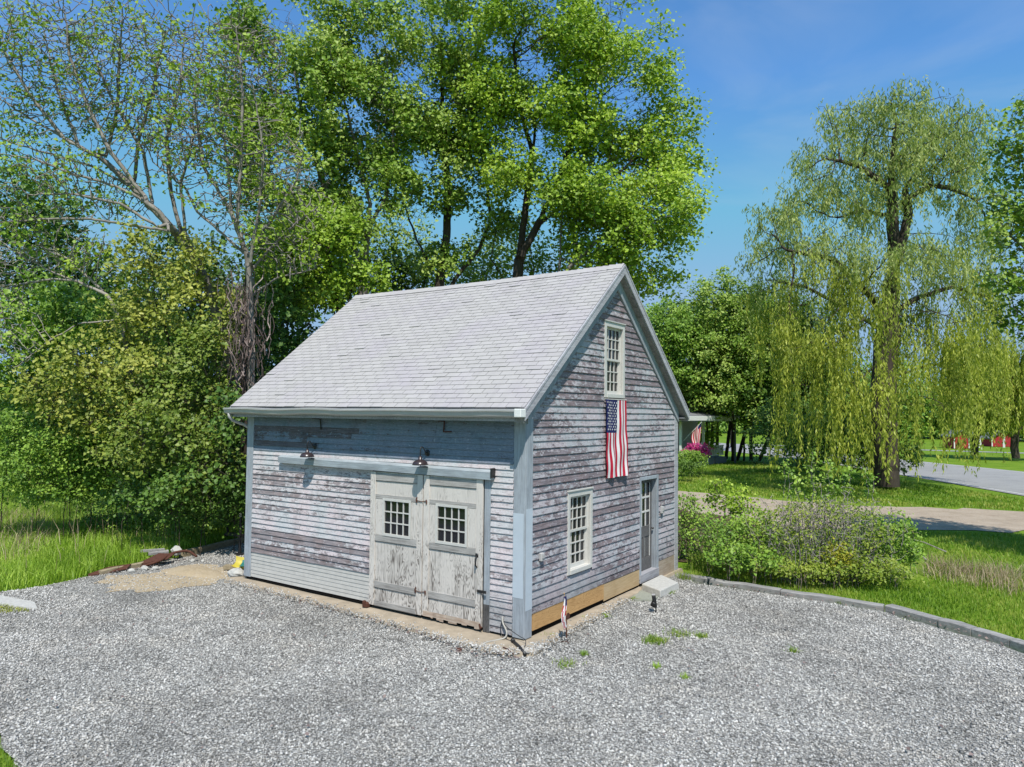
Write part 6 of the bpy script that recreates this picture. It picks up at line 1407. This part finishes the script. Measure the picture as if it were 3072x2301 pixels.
# dry reeds at the right end of the tangle
Q = scatter([(4.79, 9.85, -0.10)[:2], (6.77, 8.65, -0.10)[:2], (6.83, 11.38, -0.10)[:2], (4.86, 11.55, -0.10)[:2]], 1100, r) + r.normal(0, .16, (1100, 2))
blades('dry_reeds', Q, .36, .010, 'dry', 68, 1.1, 'tan dry stalks at the right end of the tangle', zb=-.14)
Q = scatter([(0.17, 6.71, -0.10)[:2], (4.55, 8.41, -0.10)[:2], (4.44, 10.54, -0.10)[:2], (-0.45, 9.05, -0.10)[:2]], 5200, r)
blades('edge_grass', Q, .26, .013, 'grass', 69, .5, 'longer grass growing along the foot of the tangle', zb=-.14)

# weeds in the gravel, one plant each
def weed(x, y, s, label, n=60, mat='grass', h=.09):
    r_ = np.random.default_rng(int(abs(x * 971 + y * 577) * 10)); q = r_.normal(0, 1, (n, 2)) * s * .45
    o = blades('weed_tuft', q, h, .010, mat, int(abs(x * 71 + y * 57) * 10), .9, label, None, 'weed', -.01, 'weeds growing in the gravel'); o.location = (x, y, GZ)
WD = [((1.67, 1.37, -0.10), .22, 'widest dark green weed patch in the middle of the right gravel', 420), ((1.85, 1.94, -0.10), .26, 'thin moss green weed patch behind the widest patch', 200), ((2.21, 2.05, -0.10), .13, 'small weed patch at the right of the weed group', 130), ((1.04, 0.12, -0.10), .05, 'upright tuft in front of the barn corner', 70), ((1.04, -0.42, -0.10), .20, 'sparse mossy tuft lowest before the barn corner', 120), ((2.66, 0.09, -0.10), .06, 'small tuft alone in the open right gravel', 60), ((2.17, 0.25, -0.10), .07, 'tuft below the widest weed patch', 60), ((3.64, 2.19, -0.10), .10, 'flat tuft far to the right in the gravel', 70), ((0.15, 0.48, -0.10), .10, 'yellow green tuft on the slab edge behind the stick flag', 90), ((0.21, 0.59, -0.10), .07, 'second tuft at the slab edge behind the stick flag', 70), ((0.14, 1.77, -0.10), .07, 'tuft beside the slab half way to the step', 60), ((0.38, 2.16, -0.10), .05, 'tiny tuft in gravel left of the garden light', 50), ((0.26, 3.58, -0.10), .07, 'tuft at the corner of the flat stone', 70), ((0.10, 4.54, -0.10), .09, 'leafy tuft against the end of the granite step', 120), ((0.50, 6.10, -0.10), .24, 'big grass tuft between granite step and first timber', 420), ((1.36, 5.95, -0.10), .14, 'grass tuft along the second timber', 160), ((3.70, 5.86, -0.10), .09, 'grass tuft at the end of the straight timbers', 110), ((3.10, 6.00, -0.10), .06, 'small tuft under the straight timber', 60), ((4.54, 5.96, -0.10), .07, 'tuft where the timber row bends', 80), ((0.66, 4.54, -0.10), .10, 'thin moss tuft right of the granite step', 80)]
for p, s, lb, n in WD: weed(p[0], p[1], s, lb, n, 'grass' if n > 65 else 'meadow', .16 if n > 400 and s > .23 else .08)
blades('mossy_patch', scatter([(-8.3, -3.75), (-8.9, -4.6), (-10.5, -4.7), (-10.4, -3.95), (-9.2, -3.85)], 2600, r), .05, .012, 'olive', 77, .8, 'thin mossy growth on the gravel below the pale slab', zb=GZ)

# dry leaves blown against the slab and the timbers
r = np.random.default_rng(140)
segs = [((-6.6, -.36), (-3.4, -.52), 60), ((-3.4, -.52), (-.6, -.74), 90), ((-.7, -.95), (.4, -.7), 40), ((1.2, 5.75), (4.4, 5.68), 60), ((4.7, 5.55), (6.5, 4.45), 50), ((-10.2, -1.6), (-10.2, .4), 60)]
pts = np.concatenate([np.array(a) + (np.array(b) - np.array(a)) * r.random((n, 1)) + r.normal(0, .06, (n, 2)) for a, b, n in segs] + [scatter([(-9, -8), (-9, -1.5), (-.4, -1.2), (1, 2), (4.2, 5), (8, 1), (8, -6)], 260, r)])
V, F, T = leaf_arrays(r, np.column_stack([pts, np.full(len(pts), GZ + .045)]), 1, .045, .004, 1.6, 0, .4)
tag(np_mesh('dry_leaves', V, F, LEAF['vine'], T), 'dry reddish leaves blown along slab and timbers', 'leaves', None, 'stuff')

# ================================================================ camera, sun, sky
cam = bpy.data.cameras.new('camera'); co = bpy.data.objects.new('camera', cam); COL.objects.link(co)
cam.sensor_fit = 'HORIZONTAL'; cam.sensor_width = 36.0; cam.lens = 36.0 * 1546.3 / 2212
cam.clip_start = .1; cam.clip_end = 4000
pitch, yaw, roll = .0419, .5978, .0098
fw = Vector((-math.sin(yaw) * math.cos(pitch), math.cos(yaw) * math.cos(pitch), math.sin(pitch)))
rt = Vector((math.cos(yaw), math.sin(yaw), 0)); up = rt.cross(fw)
r2 = rt * math.cos(roll) + up * math.sin(roll); u2 = up * math.cos(roll) - rt * math.sin(roll)
co.matrix_world = Matrix(((r2.x, u2.x, -fw.x, 6.38), (r2.y, u2.y, -fw.y, -9.77), (r2.z, u2.z, -fw.z, 3.6), (0, 0, 0, 1)))
scene.camera = co

S = Vector((.85, -1.0, 2.0)).normalized()
sun = bpy.data.lights.new('sun', 'SUN'); so = bpy.data.objects.new('sun', sun); COL.objects.link(so)
sun.energy = 5.0; sun.angle = math.radians(.53); sun.color = (1.0, .95, .865)
so.rotation_euler = S.to_track_quat('Z', 'Y').to_euler(); so.location = (20, -30, 40)

wd = bpy.data.worlds.new('World'); scene.world = wd; wd.use_nodes = True
nt = wd.node_tree; nt.nodes.clear()
out = nt.nodes.new('ShaderNodeOutputWorld'); bg = nt.nodes.new('ShaderNodeBackground')
sky = nt.nodes.new('ShaderNodeTexSky'); sky.sky_type = 'NISHITA'; sky.sun_disc = False
sky.sun_elevation = math.asin(S.z); sky.sun_rotation = math.atan2(S.x, S.y)
sky.air_density = 1.0; sky.dust_density = .15; sky.ozone_density = 1.6; sky.altitude = 50
hs = nt.nodes.new('ShaderNodeHueSaturation'); hs.inputs['Saturation'].default_value = 1.0; hs.inputs['Value'].default_value = 1.0
tn = nt.nodes.new('ShaderNodeMix'); tn.data_type = 'RGBA'; tn.blend_type = 'MULTIPLY'; tn.inputs[0].default_value = 1; tn.inputs[7].default_value = (.95, 1.60, 2.04, 1)
nt.links.new(sky.outputs[0], tn.inputs[6]); nt.links.new(tn.outputs[2], hs.inputs['Color'])
# thin high cloud
tc = nt.nodes.new('ShaderNodeTexCoord'); mp = nt.nodes.new('ShaderNodeMapping'); mp.inputs['Scale'].default_value = (2.2, 1.4, 7.5); mp.inputs['Rotation'].default_value = (.1, .12, .4)
nz = nt.nodes.new('ShaderNodeTexNoise'); nz.inputs['Scale'].default_value = 1.5; nz.inputs['Detail'].default_value = 6; nz.inputs['Roughness'].default_value = .52; nz.inputs['Distortion'].default_value = .5
cr = nt.nodes.new('ShaderNodeValToRGB'); cr.color_ramp.elements[0].position = .52; cr.color_ramp.elements[0].color = (0, 0, 0, 1); cr.color_ramp.elements[1].position = .82; cr.color_ramp.elements[1].color = (.20, .20, .20, 1)
nt.links.new(tc.outputs['Generated'], mp.inputs[0]); nt.links.new(mp.outputs[0], nz.inputs['Vector']); nt.links.new(nz.outputs[0], cr.inputs[0])
mx = nt.nodes.new('ShaderNodeMix'); mx.data_type = 'RGBA'; mx.inputs[7].default_value = (7.0, 7.6, 8.4, 1)
nt.links.new(cr.outputs[0], mx.inputs[0]); nt.links.new(hs.outputs[0], mx.inputs[6])
dk = nt.nodes.new('ShaderNodeMix'); dk.data_type = 'RGBA'; dk.blend_type = 'DARKEN'; dk.inputs[0].default_value = 1; dk.inputs[7].default_value = (3.1, 5.0, 7.4, 1)
nt.links.new(mx.outputs[2], dk.inputs[6]); nt.links.new(dk.outputs[2], bg.inputs[0]); bg.inputs[1].default_value = .100
nt.links.new(bg.outputs[0], out.inputs[0])
vs_ = scene.view_settings; vs_.view_transform = 'Standard'; vs_.look = 'None'; vs_.exposure = 0; vs_.gamma = 1
scene.cycles.max_bounces = 5; scene.cycles.diffuse_bounces = 2; scene.cycles.transparent_max_bounces = 4
scene.render.film_transparent = False
